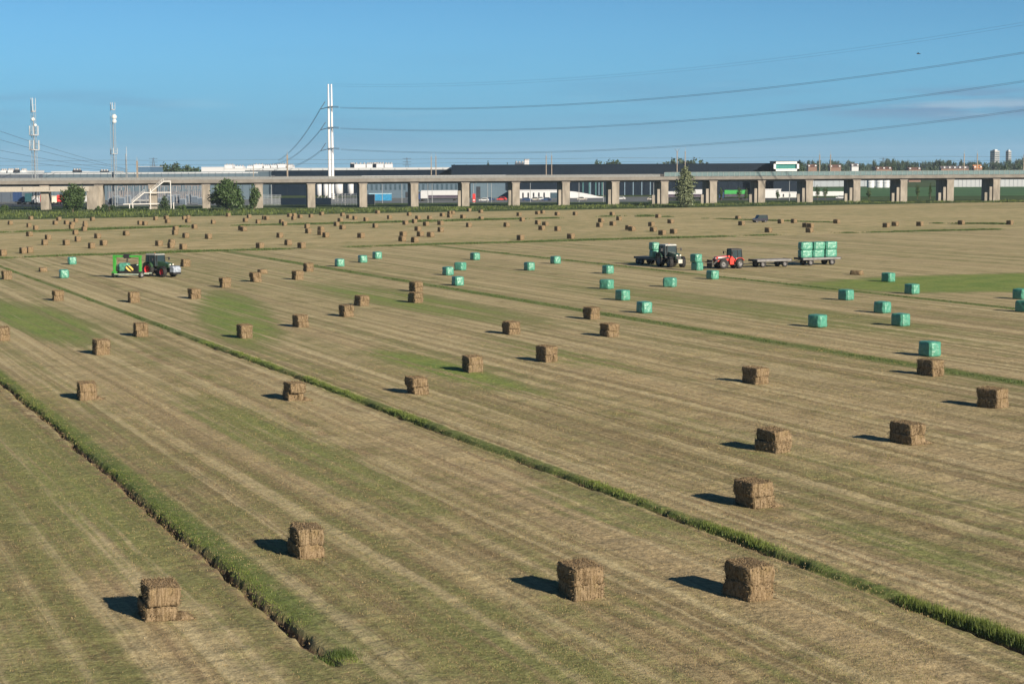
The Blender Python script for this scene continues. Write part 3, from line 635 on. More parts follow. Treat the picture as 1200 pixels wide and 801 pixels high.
def tractor(label, P, heading, bodym, rimm, roofm, front=None, steer=0., scale=1., rimf=None):
    t_ = thing('tractor', label, 'tractor', P, pi/2-heading)         # local +x is forward
    wb_ = 2.75
    for sd in (-1, 1):
        wheel(t_, 'rear_wheel', (0, sd*.92, .93), .93, .60, rimm); wheel(t_, 'front_wheel', (wb_, sd*.90, .68), .68, .48, rimf or rimm, steer)
    b = MB(); b.box((1.2, 0, .88), (3.4, .55, .45)); b.tube((0, -.75, .93), (0, .75, .93), .16); b.tube((wb_, -.75, .68), (wb_, .75, .68), .13); b.box((.7, -.62, .75), (.9, .35, .5)); b.box((.7, .62, .75), (.9, .35, .5)); b.build('chassis', BLK, t_)
    b = MB(); hp = [(.95, 1.08), (3.25, 1.0), (3.45, 1.15), (3.40, 1.62), (3.1, 1.80), (.95, 2.02)]
    b.prism(hp, -.42, .42); b.build('hood', bodym, t_, bevel=.07)
    b = MB(); b.box((3.47, 0, 1.36), (.04, .58, .42)); b.build('grille', BLK, t_)
    for sd in (-1, 1):
        b = MB(); b.box((3.46, sd*.24, 1.62), (.10, .20, .12)); b.build('headlight', LMP, t_)
        b = MB(); pts = [(1.02*cos(a_), .93+1.02*sin(a_)) for a_ in np.linspace(.35, 2.5, 9)]; inn = [(.96*cos(a_), .93+.96*sin(a_)) for a_ in np.linspace(2.5, .35, 9)]
        b.prism(pts+inn, sd*.92-.30, sd*.92+.30); b.build('fender', bodym, t_)
        b = MB(); pts = [(wb_+.76*cos(a_), .68+.76*sin(a_)) for a_ in np.linspace(.7, 2.5, 7)]; inn = [(wb_+.73*cos(a_), .68+.73*sin(a_)) for a_ in np.linspace(2.5, .7, 7)]
        b.prism(pts+inn, sd*.90-.2, sd*.90+.2); b.build('mudguard', BLK, t_)
        mirror(t_, 1.3, sd*.80, 2.35, sd)
        b = MB(); b.box((.95, sd*.74, .62), (.45, .12, .10)); b.box((.95, sd*.74, .92), (.45, .12, .06)); b.build('step', BLK, t_)
    cab(t_, -.62, 1.3, 1.78, 1.35, 2.78, roofm)
    b = MB(); b.tube((1.28, -.55, 1.7), (1.28, -.55, 2.85), .06); b.build('exhaust_pipe', BLK, t_)
    b = MB(); b.box((.25, 0, 1.5), (.5, .5, .3)); b.box((.05, 0, 1.9), (.15, .5, .7)); b.build('seat', BLK, t_)
    b = MB(); b.tube((-.3, .5, 2.9), (-.3, .5, 3.02), .06); b.build('beacon', ORG, t_)
    b = MB(); b.box((-.75, 0, .75), (.5, .8, .12)); b.tube((-.6, -.4, .6), (-.95, -.42, .95), .05); b.tube((-.6, .4, .6), (-.95, .42, .95), .05); b.build('rear_linkage', BLK, t_)
    if front == 'tank':
        b = MB(); b.box((3.95, 0, .62), (.9, .25, .15)); b.build('front_linkage', BLK, t_)
        b = MB(); b.prism([(3.75, .62), (4.55, .62), (4.62, 1.15), (4.40, 1.45), (3.75, 1.45)], -.62, .62); b.build('front_tank', mat('pale_blue_white_tank', (.25, .29, .36), .4, var=.3, scale=3), t_, bevel=.08)
        b = MB(); b.box((4.15, 0, .50), (.75, 1.25, .22)); b.build('tank_skid', BLK, t_)
    if front == 'weight':
        b = MB(); b.box((3.75, 0, .85), (.5, .62, .55)); b.build('front_weight', mat('weight_grey', (.40, .40, .36), .5), t_, bevel=.06)
    t_.scale = (scale,)*3; return t_
def hd(deg): return radians(deg)
tractor('dark green tractor with red rims and a pale tank on its front', gp(180.5, 323.5), hd(128), DGRN, REDR, mat('pale_roof', (.24, .25, .24), .5), 'tank', -.12)
tractor('dark green tractor with grey rims and a white roof hitched to a flat trailer', gp(781, 312.2), hd(158), mat('deep_green_paint', (.018, .05, .035), .35, coat=.4), GRYR, mat('dull_white_roof', (.40, .41, .40), .5), 'weight', -.05, 1.06)
# bale wrapper
P = gp(150.2, 325.4); wr = thing('bale_wrapper', 'bright green trailed bale wrapping machine with portal frame and hazard stripes', 'bale wrapper', P, radians(-14)); wr.scale = (1.07, 1, 1.02)
b = MB()
b.box((-1.72, 0, 1.45), (.34, .34, 2.3)); b.box((1.62, 0, 1.45), (.26, .34, 2.3)); b.box((-.05, 0, 2.72), (3.7, .36, .26)); b.box((-1.6, -.15, .55), (.75, .5, .5)); b.build('portal_frame', LGRN, wr, bevel=.03)
b = MB(); b.box((0, 0, .48), (3.1, 1.2, .14)); b.box((1.9, .3, .52), (1.3, .18, .14)); b.box((2.4, .5, .6), (.9, .16, .14)); b.build('chassis', mat('grey_green_steel', (.30, .36, .30), .5), wr)
b = MB(); b.box((-.05, -.02, 2.72), (.72, .6, .52)); b.tube((-.05, 0, 2.4), (-.05, 0, 1.95), .11); b.build('drive_head', BLK, wr, bevel=.04)
b = MB(); b.box((-.05, 0, 2.12), (2.5, .12, .12)); b.tube((-1.25, 0, 2.12), (-1.25, 0, 1.2), .06); b.tube((1.25, 0, 2.12), (1.25, 0, 1.2), .06); b.build('wrapping_arm', mat('brown_steel', (.16, .11, .08), .5), wr)
for sx in (-1.25, 1.25):
    b = MB(); b.tube((sx, 0, .95), (sx, 0, 1.7), .16, n=14); b.build('film_roll', mat('pale_film', (.30, .48, .40), .3), wr)
b = MB(); b.box((.55, -.75, 1.22), (.98, .05, .62), 0, .25); hz = bpy.data.materials.new('hazard_stripes'); t = NT(hz); wv = t.nt.nodes.new('ShaderNodeTexWave'); wv.bands_direction = 'DIAGONAL'; wv.inputs['Scale'].default_value = 1.05
mpz = t.nt.nodes.new('ShaderNodeMapping'); mpz.inputs['Scale'].default_value = (1.0, 0, 1.0); t.link(t.coord(), mpz.inputs[0]); t.link(mpz.outputs[0], wv.inputs['Vector']); t.link(t.mix(t.ramp(wv.outputs['Fac'], .48, .52), (.03, .025, .02), (.78, .58, .16)), t.b.inputs['Base Color']); b.build('hazard_board', hz, wr)
b = MB(); b.box((0, -.1, .72), (1.9, .9, .16)); b.tube((-.9, -.6, .8), (.9, -.6, .8), .12); b.tube((-.9, .5, .8), (.9, .5, .8), .12); b.build('roller_table', BLK, wr)
b = MB(); b.box((1.15, -.1, 1.1), (.7, .6, 1.0)); b.box((-1.15, .2, 1.0), (.5, .7, .8)); b.box((.3, .55, 1.25), (1.6, .3, .9)); b.build('hydraulic_box', BLK, wr, bevel=.03)
for sx in (-1.75, 1.72): wheel(wr, 'wheel', (sx, -.05, .42), .42, .34, GRYR).rotation_euler = (0, 0, pi/2-.25)
o = wb(P+np.array([-.45, .08, 0]), radians(8), 'half wrapped teal bale on the table of the wrapping machine', GG, 3, .82); o.scale = (1.15, .8, 1.0)
# flat trailer behind the dark green tractor
def wagon(label, P, heading, L, wd, axles, deckm, z=1.02, drawbar=1.6):
    t_ = thing('flat_wagon', label, 'trailer', P, pi/2-heading)
    b = MB(); b.box((0, 0, z), (L, wd, .10)); b.build('deck', deckm, t_)
    b = MB()
    for sd in (-1, 1): b.box((0, sd*wd*.48, z-.13), (L, .08, .18)); b.box((0, sd*.42, z-.2), (L*.96, .1, .22))
    b.build('side_rail', mat('pale_rail', (.15, .15, .15), .5), t_)
    b = MB(); b.box((L/2+.06, 0, z-.06), (.10, wd, .30)); b.box((-L/2-.06, 0, z-.06), (.10, wd, .30)); b.build('end_board', BLK, t_)
    b = MB(); b.tube((L/2, -.4, .6), (L/2+drawbar, 0, .5), .06); b.tube((L/2, .4, .6), (L/2+drawbar, 0, .5), .06); b.build('drawbar', BLK, t_)
    b = MB()
    for ax in axles: b.box((ax, 0, .62), (.14, wd*.8, .14)); b.box((ax, .42, .8), (.7, .08, .14)); b.box((ax, -.42, .8), (.7, .08, .14))
    b.build('axle_frame', BLK, t_)
    for ax in axles:
        for sd in (-1, 1): wheel(t_, 'wheel', (ax, sd*wd*.41, .46), .46, .36, SILR)
    return t_
GRAYD = mat('grey_deck', (.17, .17, .18), .7)
WH = radians(247)
wagon('empty flat bale wagon with grey deck hooked behind nothing but the loaded one', gp(902.5, 312.5), WH, 5.4, 2.35, (1.75, -1.75), GRAYD)['label'] = 'empty flat grey wagon between the red loader and the loaded wagon'
PW = gp(958, 310.3); wgn = wagon('flat wagon loaded with six green wrapped bales', PW, WH, 6.1, 2.35, (1.75, -1.75), GRAYD)
dirw = np.array([sin(WH), cos(WH), 0]); sidew = np.array([-cos(WH), sin(WH), 0])
rows = ['left', 'middle', 'right']
for k in range(3):
    for z in (0, 1):
        j = random.uniform(-.1, .1)
        q = PW+dirw*(1.98-1.98*k+j+(.0 if z else (.12 if k == 1 else 0)))
        wb(np.array([q[0], q[1], 0]), WH, '%s %s green bale stacked on the loaded wagon' % ('upper' if z else 'lower', rows[k]), 'green bales stacked on the wagon', k+z*2, 1.075+1.09*z).scale = (1.08, 1.27, 1)
TH = radians(152-180+4); PT_ = gp(757, 311.0)
tr = wagon('flat dark trailer behind the white-roofed tractor carrying two stacked bales', gp(763, 309.6), radians(150), 5.2, 2.3, (-1.0, -1.9), BLK, 1.0, 1.3)
q = gp(767, 310.6)
wb(q, -AZ, 'lower green bale on the trailer of the white-roofed tractor', 'green bales on the dark trailer', 0, 1.055); wb(q+np.array([-.05, 0.04, 0]), -AZ, 'upper green bale on the trailer of the white-roofed tractor', 'green bales on the dark trailer', 4, 2.14)
# red loader tractor
t_ = thing('loader_tractor', 'red compact loader tractor gripping a stack of two green bales', 'tractor', gp(863, 314.2), pi/2-hd(250))
for sd in (-1, 1):
    wheel(t_, 'rear_wheel', (0, sd*.82, .72), .72, .46, SILR, .45); wheel(t_, 'front_wheel', (2.35, sd*.82, .68), .68, .46, SILR, -.1)
b = MB(); b.box((1.2, 0, .75), (2.9, .6, .4)); b.tube((0, -.7, .7), (0, .7, .7), .13); b.tube((2.35, -.7, .68), (2.35, .7, .68), .13); b.build('chassis', BLK, t_)
b = MB(); b.prism([(1.2, 1.0), (3.2, .95), (3.35, 1.1), (3.25, 1.62), (1.2, 1.80)], -.5, .5); b.build('hood', REDP, t_, bevel=.08)
for sd in (-1, 1):
    b = MB(); b.box((2.45, sd*.505, 1.50), (1.15, .015, .18)); b.build('hood_stripe', WHT, t_)
    b = MB(); b.prism([(.62, .55), (1.4, .55), (1.4, 1.3), (1.1, 1.75), (.62, 1.3)], sd*.62-.18, sd*.62+.18); b.build('side_panel', REDP, t_, bevel=.05)
    b = MB(); pts = [(.80*cos(a_), .72+.80*sin(a_)) for a_ in np.linspace(.3, 2.6, 8)]; inn = [(.75*cos(a_), .72+.75*sin(a_)) for a_ in np.linspace(2.6, .3, 8)]; b.prism(pts+inn, sd*.82-.24, sd*.82+.24); b.build('fender', REDP, t_)
    b = MB()
    b.prism([(1.35, 1.45), (1.5, 1.62), (3.1, 1.45), (4.0, .62), (3.85, .5), (2.95, 1.25)], sd*.62-.06, sd*.62+.06); b.build('loader_arm', BLK, t_)
    mirror(t_, 1.2, sd*.75, 2.2, sd)
    b = MB(); b.box((3.32, sd*.3, 1.45), (.08, .2, .12)); b.build('headlight', LMP, t_)
b = MB(); b.box((4.05, 0, .75), (.10, 1.6, 1.0)); b.tube((4.05, -.85, .9), (4.9, -.82, .9), .06); b.tube((4.05, .85, .9), (4.9, .82, .9), .06); b.build('bale_clamp', BLK, t_)
cab(t_, -.5, 1.15, 1.5, 1.15, 2.52, BLK, lean=.1)
b = MB(); b.box((.1, 0, 1.30), (.5, .5, .25)); b.box((-.15, 0, 1.62), (.14, .5, .6)); b.build('seat', BLK, t_)
LOADER = t_
# driver seen through the cab glass
me = bpy.data.meshes.new('person'); vs = [(0, 0, .0), (0, 0, .25), (-.02, 0, .48), (0, 0, .60), (.03, 0, .74), (0, .19, .44), (.12, .24, .22), (.38, .16, .28), (0, -.19, .44), (.12, -.24, .22), (.38, -.16, .28), (.40, .12, .0), (.42, .12, -.38), (.40, -.12, .0), (.42, -.12, -.38)]
es = [(0, 1), (1, 2), (2, 3), (3, 4), (2, 5), (5, 6), (6, 7), (2, 8), (8, 9), (9, 10), (0, 11), (11, 12), (0, 13), (13, 14)]
me.from_pydata(vs, es, []); rad = [.15, .15, .14, .06, .105, .07, .055, .045, .07, .055, .045, .08, .06, .08, .06]
pm = bpy.data.materials.new('driver_clothes'); t = NT(pm); sx = t.nt.nodes.new('ShaderNodeSeparateXYZ'); t.link(t.coord(), sx.inputs[0]); t.link(t.mix(t.ramp(sx.outputs[2], .60, .62), (.32, .22, .20), (.50, .30, .22)), t.b.inputs['Base Color']); me.materials.append(pm)
p_ = link('person', me); tag(p_, 'driver in a reddish shirt seated in the red loader tractor cab', 'person')
p_.modifiers.new('Skin', 'SKIN'); sv = me.skin_vertices[0].data
for k, r_ in enumerate(rad): sv[k].radius = (r_, r_)
sv[0].use_root = True; p_.modifiers.new('Subdivision', 'SUBSURF').levels = 1
hx, hy = .1, 0; hr = pi/2-hd(250); L0 = LOADER.location
p_.location = (L0[0]+hx*cos(hr), L0[1]+hx*sin(hr), L0[2]+1.44); p_.rotation_euler = (0, 0, hr)
# dark blue van at the far strip
def car(label, P, heading, bodym, L=4.3, wd=1.8, hgt=1.85, van=True, name='parked_van', cat='van', group=None):
    t_ = thing(name, label, cat, P, pi/2-heading, group); k = L/4.3
    pr = [(-2.1*k, .35), (2.1*k, .35), (2.12*k, .85), (1.2*k, 1.08), (.65*k, hgt), (-1.95*k, hgt-.03), (-2.12*k, 1.0)] if van else [(-2.1*k, .32), (2.1*k, .32), (2.12*k, .72), (1.15*k, .92), (.5*k, hgt), (-1.2*k, hgt), (-1.9*k, .98), (-2.12*k, .9)]
    b = MB(); b.prism(pr, -wd/2, wd/2); b.build('body', bodym, t_, bevel=.08)
    for sd in (-1, 1):
        b = MB(); y = sd*(wd/2+.006)
        b.add([(-1.75*k, y, 1.08), (1.0*k, y, 1.08), (.58*k, y, hgt-.12), (-1.75*k, y, hgt-.12)] if van else [(-1.5*k, y, .95), (.95*k, y, .95), (.45*k, y, hgt-.1), (-1.1*k, y, hgt-.1)], [(0, 1, 2, 3) if sd < 0 else (3, 2, 1, 0)]); b.build('side_window', GLS, t_)
        for x in (-1.3*k, 1.35*k):
            b = MB(); b.lathe_y([(.18, -.1), (.33, -.11), (.34, 0), (.33, .11), (.18, .1)]); o_ = b.build('tyre', RUB, t_, (x, sd*(wd/2-.1), .34)); b = MB(); b.lathe_y([(.19, .08), (.1, .06), (.001, .09)]); b.lathe_y([(.19, -.08), (.1, -.06), (.001, -.09)]); b.build('rim', SILR, o_)
        b = MB(); b.box((2.1*k, sd*wd*.36, .75), (.06, .3, .16)); b.build('headlight', LMP, t_)
    return t_
NAVY = mat('navy_paint', (.004, .006, .020), .3, coat=.5)
car('dark blue van parked facing left on the far block', gp(890.5, 260.6), hd(255), NAVY, 3.7, 1.75, 1.85)
# ------------------------------------------------------------------ railway viaduct
CONC = mat('viaduct_concrete', (.155, .147, .135), .85, var=.16, scale=.35, bump=.15); CONC2 = mat('pier_concrete', (.222, .202, .172), .85, var=.26, scale=.5, bump=.15, stretch=(1, 1, .35))
DARKC = mat('deck_soffit', (.17, .155, .14), .9); BARR = mat('grey_barrier', (.17, .18, .185), .7, var=.1); POST = mat('galvanised_post', (.25, .27, .29), .5, .2)
VT = radians(9.25); VD = np.array([cos(VT), sin(VT), 0]); VN = np.array([-sin(VT), cos(VT), 0]); VP0 = at(600.5, 241, 640.); VP0[2] = 0
def vp(s, d=0., z=0.): return VP0+VD*s+VN*d+np.array([0, 0, z])
SPAN = 18.14
via = thing('railway_viaduct', 'long concrete railway viaduct crossing the whole scene behind the field', 'viaduct', VP0, VT)
S0, S1, SJ = -260., 330., 54.
b = MB(); b.box(((S0+S1)/2, 5.6, 9.42), (S1-S0, 11.6, 1.16)); b.build('deck', CONC, via)
b = MB(); b.box(((S0+S1)/2, 5.6, 8.5), (S1-S0, 7.6, .72)); b.build('girder', DARKC, via)
b = MB(); b.box(((S0+SJ)/2, .02, 10.42), (SJ-S0, .16, .80)); b.box(((S0+SJ)/2, 11.2, 10.42), (SJ-S0, .16, .8))
for s in np.arange(S0, SJ, 1.5): b.box((s, -.10, 10.5), (.09, .08, .98))
b.box(((S0+SJ)/2, -.1, 11.0), (SJ-S0, .05, .06)); b.build('parapet', BARR, via)
gl = mat('barrier_glass', (.12, .175, .185), .12, spec=.7, var=.1)
b = MB(); b.box(((SJ+1.6+S1)/2, .02, 10.85), (S1-SJ-1.6, .05, 1.45)); b.build('glass_barrier', gl, via)
b = MB()
for s in np.arange(SJ+1.6, S1, 2.0): b.box((s, -.06, 10.8), (.12, .10, 1.6))
b.box(((SJ+1.6+S1)/2, -.07, 11.6), (S1-SJ-1.6, .08, .07)); b.build('barrier_frame', mat('pale_frame', (.20, .235, .24), .5), via)
b = MB(); b.box((SJ+.6, .1, 10.5), (1.5, .3, .9)); b.build('joint_cover', BLK, via)
for k in range(-8, 17):
    s = SPAN*(k-6)
    b = MB(); b.box((s+1.35, 5.4, 4.05), (2.7, 10.6, 8.3)); b.build('pier', CONC2, via, bevel=.12)
    b = MB(); b.box((s+1.35, 5.5, 8.3), (3.1, 10.9, .35)); b.build('bearing_shelf', DARKC, via)
    if k > 4:
        b = MB(); b.box((s-.85, .75, 2.55), (1.0, .9, 6.0)); b.build('stub_post', CONC2, via)  # free-standing posts, set clear of the pier's shade to show sunlit strips
        if k > 8: b = MB(); b.box((s-2.75, .75, 1.5), (1.0, .9, 3.9)); b.build('stub_post', CONC2, via)
sA, sB = -196., -147.      # portal crossing at the left end
b = MB(); b.box(((sA+sB)/2, -.6, 7.15), (sB-sA, 2.0, 1.75)); b.build('portal_beam', mat('pale_beam', (.31, .29, .255), .8, var=.1), via, bevel=.05)
b = MB(); b.box((sB+1.2, .4, 3.6), (3.9, 3., 8.9)); b.build('portal_column', CONC2, via)
b = MB()
for s in (sA+8, sA+18, sA+27, sA+36): b.box((s, -1.62, 7.3), (.35, .05, 1.2))
b.build('beam_rib', CONC, via)
# overhead-line masts in pairs
MAST = mat('brown_mast', (.20, .17, .14), .6, .2)
def cmast(P, hgt, lab, r_=.16):
    t_ = thing('catenary_mast', lab, 'mast', P, VT, 'catenary masts along the viaduct')
    b = MB(); b.box((0, 0, hgt/2), (r_*1.7, r_*1.7, hgt)); b.build('pole', MAST, t_)
    b = MB(); b.tube((0, 0, hgt-.1), (0, 0, hgt+1.5), r_*.5, .03, 6); b.build('peak', POST, t_)
    return t_
for k, (x, x2, ytop, lab) in enumerate(((505.5, 511, 179, 'between the pylon and the centre'), (640, 646.5, 178, 'over the white low building'), (793.5, 803, 173, 'at the poplar by the deck joint'), (960.5, 973, 177, 'right of the white-framed box'), (1129.5, 1145, 176, 'before the far town trees at right'))):
    for j, xx in enumerate((x, x2)):
        # solve the chainage on the near and far edge of the deck
        d = 1.2 if j == 0 else 9.9
        best = min(np.arange(S0, S1, .1), key=lambda s: abs((lambda q: CX+F*np.dot(q-CAM, rt)/np.dot(q-CAM, fw))(vp(s, d, 10))-xx))
        q = vp(best, d, 9.99); D_ = q[1]; hz_ = 195-(xx-600)*tan(ROLL); ztop = 14+(hz_-ytop)*D_/F
        m_ = cmast(q, ztop-10-1.4, '%s catenary mast of the pair %s' % (('left', 'right')[j], lab))
        if k == 2 and j == 0:
            b = MB(); z_ = ztop-11.2
            for sd in (-1, 1): b.tube((0, 0, z_-.6), (sd*.9, 0, z_+.8), .06, n=5)
            b.build('fork', MAST, m_)
for xx, ytop, r_, lab in ((337, 177, .30, 'thick brown mast on the viaduct left of the pylon'), (161, 184, .36, 'thick brown mast above the white stairs'), (297, 190, .14, 'thin mast on the viaduct over the round bush'), (1199.5, 177, .16, 'catenary mast at the right edge of the picture')):
    best = min(np.arange(S0, S1, .1), key=lambda s: abs((lambda q: CX+F*np.dot(q-CAM, rt)/np.dot(q-CAM, fw))(vp(s, 1.5, 10))-xx))
    q = vp(best, 1.5, 9.99); hz_ = 195-(xx-600)*tan(ROLL); cmast(q, 14+(hz_-ytop)*q[1]/F-11.4, lab, r_)
for zc, dc in ((15.4, 3.4), (16.9, 3.4), (15.4, 7.9), (16.9, 7.9)):
    b = MB(); b.path([(s, dc, zc-.25*(1-((s-S0) % 60/30.-1)**2)) for s in np.arange(S0, S1, 15.)], .03, 4); b.build('contact_wire', mat('copper_wire', (.10, .11, .12), .6), via)
# white escape stairs
WST = mat('white_steel', (.58, .58, .57), .45, var=.06)
def S_of(x, d=-1.5): return min(np.arange(S0, S1, .1), key=lambda s: abs((lambda q: CX+F*np.dot(q-CAM, rt)/np.dot(q-CAM, fw))(vp(s, d, 5))-x))
def Z_of(y, s, d=-1.5): q = vp(s, d); hz_ = 195-(CX+F*q[0]/q[1]-600)*tan(ROLL); return 14+(hz_-y)*q[1]/F
st = thing('escape_stairs', 'white steel escape stairs climbing to the viaduct deck', 'stairs', VP0, VT)
P_ = lambda x, y: (S_of(x), -1.5, Z_of(y, S_of(x)))
def pbox(b, a, c, w_): a = np.array(a); c = np.array(c); b.tube(a, c, w_, n=4)
b = MB(); z0 = 0.
for x, yt in ((151.5, 238.5), (155.3, 238.5), (176, 221), (200, 212.3), (203, 237)): s = S_of(x); pbox(b, (s, -1.5, 0), (s, -1.5, Z_of(yt, s)), .17)
pbox(b, P_(144, 239.2), P_(187, 238.4), .20); pbox(b, P_(168.5, 225.7), P_(200, 225.3), .20); pbox(b, P_(192, 212.6), P_(200.5, 212.4), .24); b.build('landing_frame', WST, st)
for (a, c_) in (((154, 237.6), (169, 225.6)), ((176.5, 225), (192, 212.6))):
    b = MB(); p0, p1 = np.array(P_(*a)), np.array(P_(*c_)); pbox(b, p0, p1, .22); pbox(b, p0+(0, 1.1, 0), p1+(0, 1.1, 0), .2)
    for k in range(14): q = p0+(p1-p0)*(k+.5)/14; b.box((q[0], q[1]+.55, q[2]+.05), (.32, 1.1, .06))
    b.build('stair_flight', WST, st)
    b = MB(); 
    for dz in (.55, 1.1): pbox(b, p0+(0, 0, dz), p1+(0, 0, dz), .05)
    for k in range(7): q = p0+(p1-p0)*k/6; pbox(b, q, q+(0, 0, 1.1), .05)
    b.build('handrail', WST, st)
# ------------------------------------------------------------------ pylons and wires
PYW = mat('pylon_white', (.60, .61, .62), .4, var=.04); INS = mat('insulator_grey', (.10, .13, .17), .5); WIRE = mat('wire_grey', (.075, .10, .135), .6, .2)
A0 = np.array([-80., 800., 0]); AB = np.array([246., -220., 0]); LDIR = AB/np.linalg.norm(AB)
def pylon(label, P, top, arms, left=True):
    t_ = thing('power_pylon', label, 'pylon', P)
    off = .72
    for sd in (-1, 1):
        b = MB(); b.tube((sd*off*1.0, 0, 0), (sd*off*.95, 0, top), .74, .32, 14); b.build('tubular_mast', PYW, t_)
    for z in arms:
        b = MB(); e = LDIR*5.6
        for dz in (-.22, .22):
            for dd in (-.35, .35): b.tube((0, dd, z+dz), (e[0], e[1]+dd, z-.25+dz), .10, n=5)
        b.box((.3, -1.1, z), (1.9, .5, .5)); b.build('insulator_string', INS, t_)
        if left:
            b = MB()
            for dd in (-.5, .5): b.tube((-.9, dd, z-.2), (-4.6, dd+2, z-1.0), .14, n=5); b.tube((-4.6, dd+2, z-1.0), (-2.2, dd+.5, z+2.3), .11, n=5)
            b.build('insulator_string', INS, t_)
    return t_
arms = (40.7, 31.6, 22.4)
pylon('tall white twin-mast power pylon behind the viaduct', A0, 50.6, arms)
pylon('second white twin-mast power pylon standing right of the picture', A0+AB*1.45, 74, (68., 59., 50.), False)
def wirebundle(name, label, pts, n=4, sp_=.42, r_=.045):
    t_ = MB()
    for k in range(n):
        dy, dz = ((-1, -1), (1, -1), (-1, 1), (1, 1))[k] if n > 1 else (0, 0)
        t_.path([np.array(p)+np.array([0, dy*sp_*.5, dz*sp_*.5]) for p in pts], r_, 4)
    o = t_.build(name, WIRE); return tag(o, label, 'power line', 'power lines from the white pylon')
for z0_, nm in ((40.7, 'top'), (31.6, 'middle'), (22.4, 'lowest')):
    S = np.linspace(.02, 1.45, 44); pts = [A0+AB*s+np.array([0, 0, z0_-.25-16.6*s+25.7*s*s]) for s in S]
    wirebundle('power_line', '%s thick power line sweeping from the white pylon to the right' % nm, pts)
for off, lab in ((-.9, 'nearer'), (.9, 'farther')):
    S = np.linspace(.0, 1.45, 40); pts = [A0+AB*s+np.array([off*.3, off*1.5, 50.2+off*.6-15.8*s+24.4*s*s]) for s in S]
    wirebundle('earth_wire', '%s of two faint thin wires leaving the very top of the white pylon' % lab, pts, 1, 0, .022)
for k, (z, ex, ey, nm) in enumerate(((40.7, 326, 188, 'top'), (31.6, 322, 192, 'middle'), (22.4, 318, 196, 'lowest'))):
    a = A0+np.array([-4.6, 2, z-1.0]); e = at(ex, ey, 1010.)
    pts = [a+(e-a)*s+np.array([0, 0, -6.5*4*s*(1-s)*.5]) for s in np.linspace(0, 1, 14)]
    wirebundle('power_line', '%s power line falling steeply left from the white pylon' % nm, pts, 4, .5, .05)
for k, (y0_, y1_) in enumerate(((112, 197), (133, 197.5), (158, 198.5), (176, 199.5))):
    a = at(-170, y0_-25, 640.); e = at(150, y1_+1, 860.)
    pts = [a+(e-a)*s+np.array([0, 0, -5*4*s*(1-s)*.5]) for s in np.linspace(0, 1, 16)]
    wirebundle('power_line', '%s power line sloping down from the left edge behind the masts' % ('topmost', 'second', 'third', 'lowest')[k], pts, 2, .5, .05)
# lattice masts
GALV = mat('galvanised_lattice', (.27, .31, .34), .45, .2, var=.08); ANT = mat('antenna_white', (.40, .43, .45), .4, var=.05)
def lattice(label, P, hgt, w0, w1, panels, dishes=(), dens=1.6, r_=.10, group=None):
    t_ = thing('lattice_mast', label, 'mast', P, .35, group)
    c = lambda k, z: np.array([cos(2*pi*k/3+.5), sin(2*pi*k/3+.5), 0])*(w0+(w1-w0)*z/hgt)+np.array([0, 0, z])
    for k in range(3): b = MB(); b.tube(c(k, 0), c(k, hgt), r_*1.5, r_, 6); b.build('leg', GALV, t_)
    b = MB(); z = 0; 
    while z < hgt-dens:
        for k in range(3): b.tube(c(k, z), c((k+1) % 3, z+dens), r_*.55, n=4, caps=False); b.tube(c(k, z), c((k+1) % 3, z), r_*.5, n=4, caps=False)
        z += dens
    b.build('bracing', GALV, t_)
    b = MB(); b.box((0, 0, hgt*.45), (.35, .3, hgt*.88)); b.build('cable_ladder', mat('cable_dark', (.14, .15, .17), .6), t_)
    for z, L, rad_, n in panels:
        for k in range(n):
            a_ = 2*pi*k/n+.3; b = MB(); b.box((rad_*cos(a_), rad_*sin(a_), z), (.14, .24, L), a_); b.tube((rad_*.3*cos(a_), rad_*.3*sin(a_), z), (rad_*cos(a_), rad_*sin(a_), z), .06, n=4); b.build('antenna_panel', ANT, t_)
        b = MB(); b.tube((0, 0, z-L*.55), (0, 0, z-L*.45), rad_, n=10); b.build('antenna_ring', mat('ring_grey', (.3, .31, .33), .5), t_)
    for z, dx, R_ in dishes: b = MB(); b.lathe_y([(.01, .1), (R_*.7, .05), (R_, -.25), (R_*1.0, -.3), (.01, -.05)], (dx, -w0*.6, z), 14); b.build('dish', ANT, t_)
    return t_
lattice('white lattice antenna mast with three tiers of panels at far left', at(42.5, 246, 622.)*np.array([1, 1, 0]), 36.2, 1.25, .85, ((22.2, 3.3, 1.75, 6), (27.2, 3.2, 1.6, 6), (36.0, 4.6, .85, 3)), ((31, -.2, .6), (29, .5, .5)), 1.4, .065)
lattice('slim white lattice mast with a round white dish, second from left', at(135, 240, 668.)*np.array([1, 1, 0]), 35.6, 1.15, 1.0, ((20.5, 2.2, 1.4, 3), (37.0, 2.6, .9, 3)), ((33.0, .4, .95), (31.4, .4, .8)), 1.5, .055)
lattice('short thin white mast right of the slim lattice mast', at(149, 232, 790.)*np.array([1, 1, 0]), 20.5, .5, .25, ((21.5, 4., .2, 1),), (), 1.2, .07)
for x, yt, lab in ((180, 185, 'tiny far pylon left of the tree mound'), (477, 185, 'tiny hazy far pylon right of the white pylon'), (1035, 185, 'tiny hazy far pylon above the town trees')):
    P = at(x, 200, 2600.); P[2] = 0; zt = 14+(195-(x-600)*tan(ROLL)-yt)*2600/F
    t_ = thing('far_pylon', lab, 'pylon', P); b = MB()
    for sx in (-1, 1):
        for sy in (-1, 1): b.tube((sx*3, sy*3, 0), (sx*.4, sy*.4, zt), .35, .25, 4)
    b.build('lattice_body', WIRE, t_); b = MB()
    for z in (zt*.96, zt*.78, zt*.62): b.tube((-6, 0, z), (6, 0, z), .3, n=4)
    b.build('cross_arm', WIRE, t_)
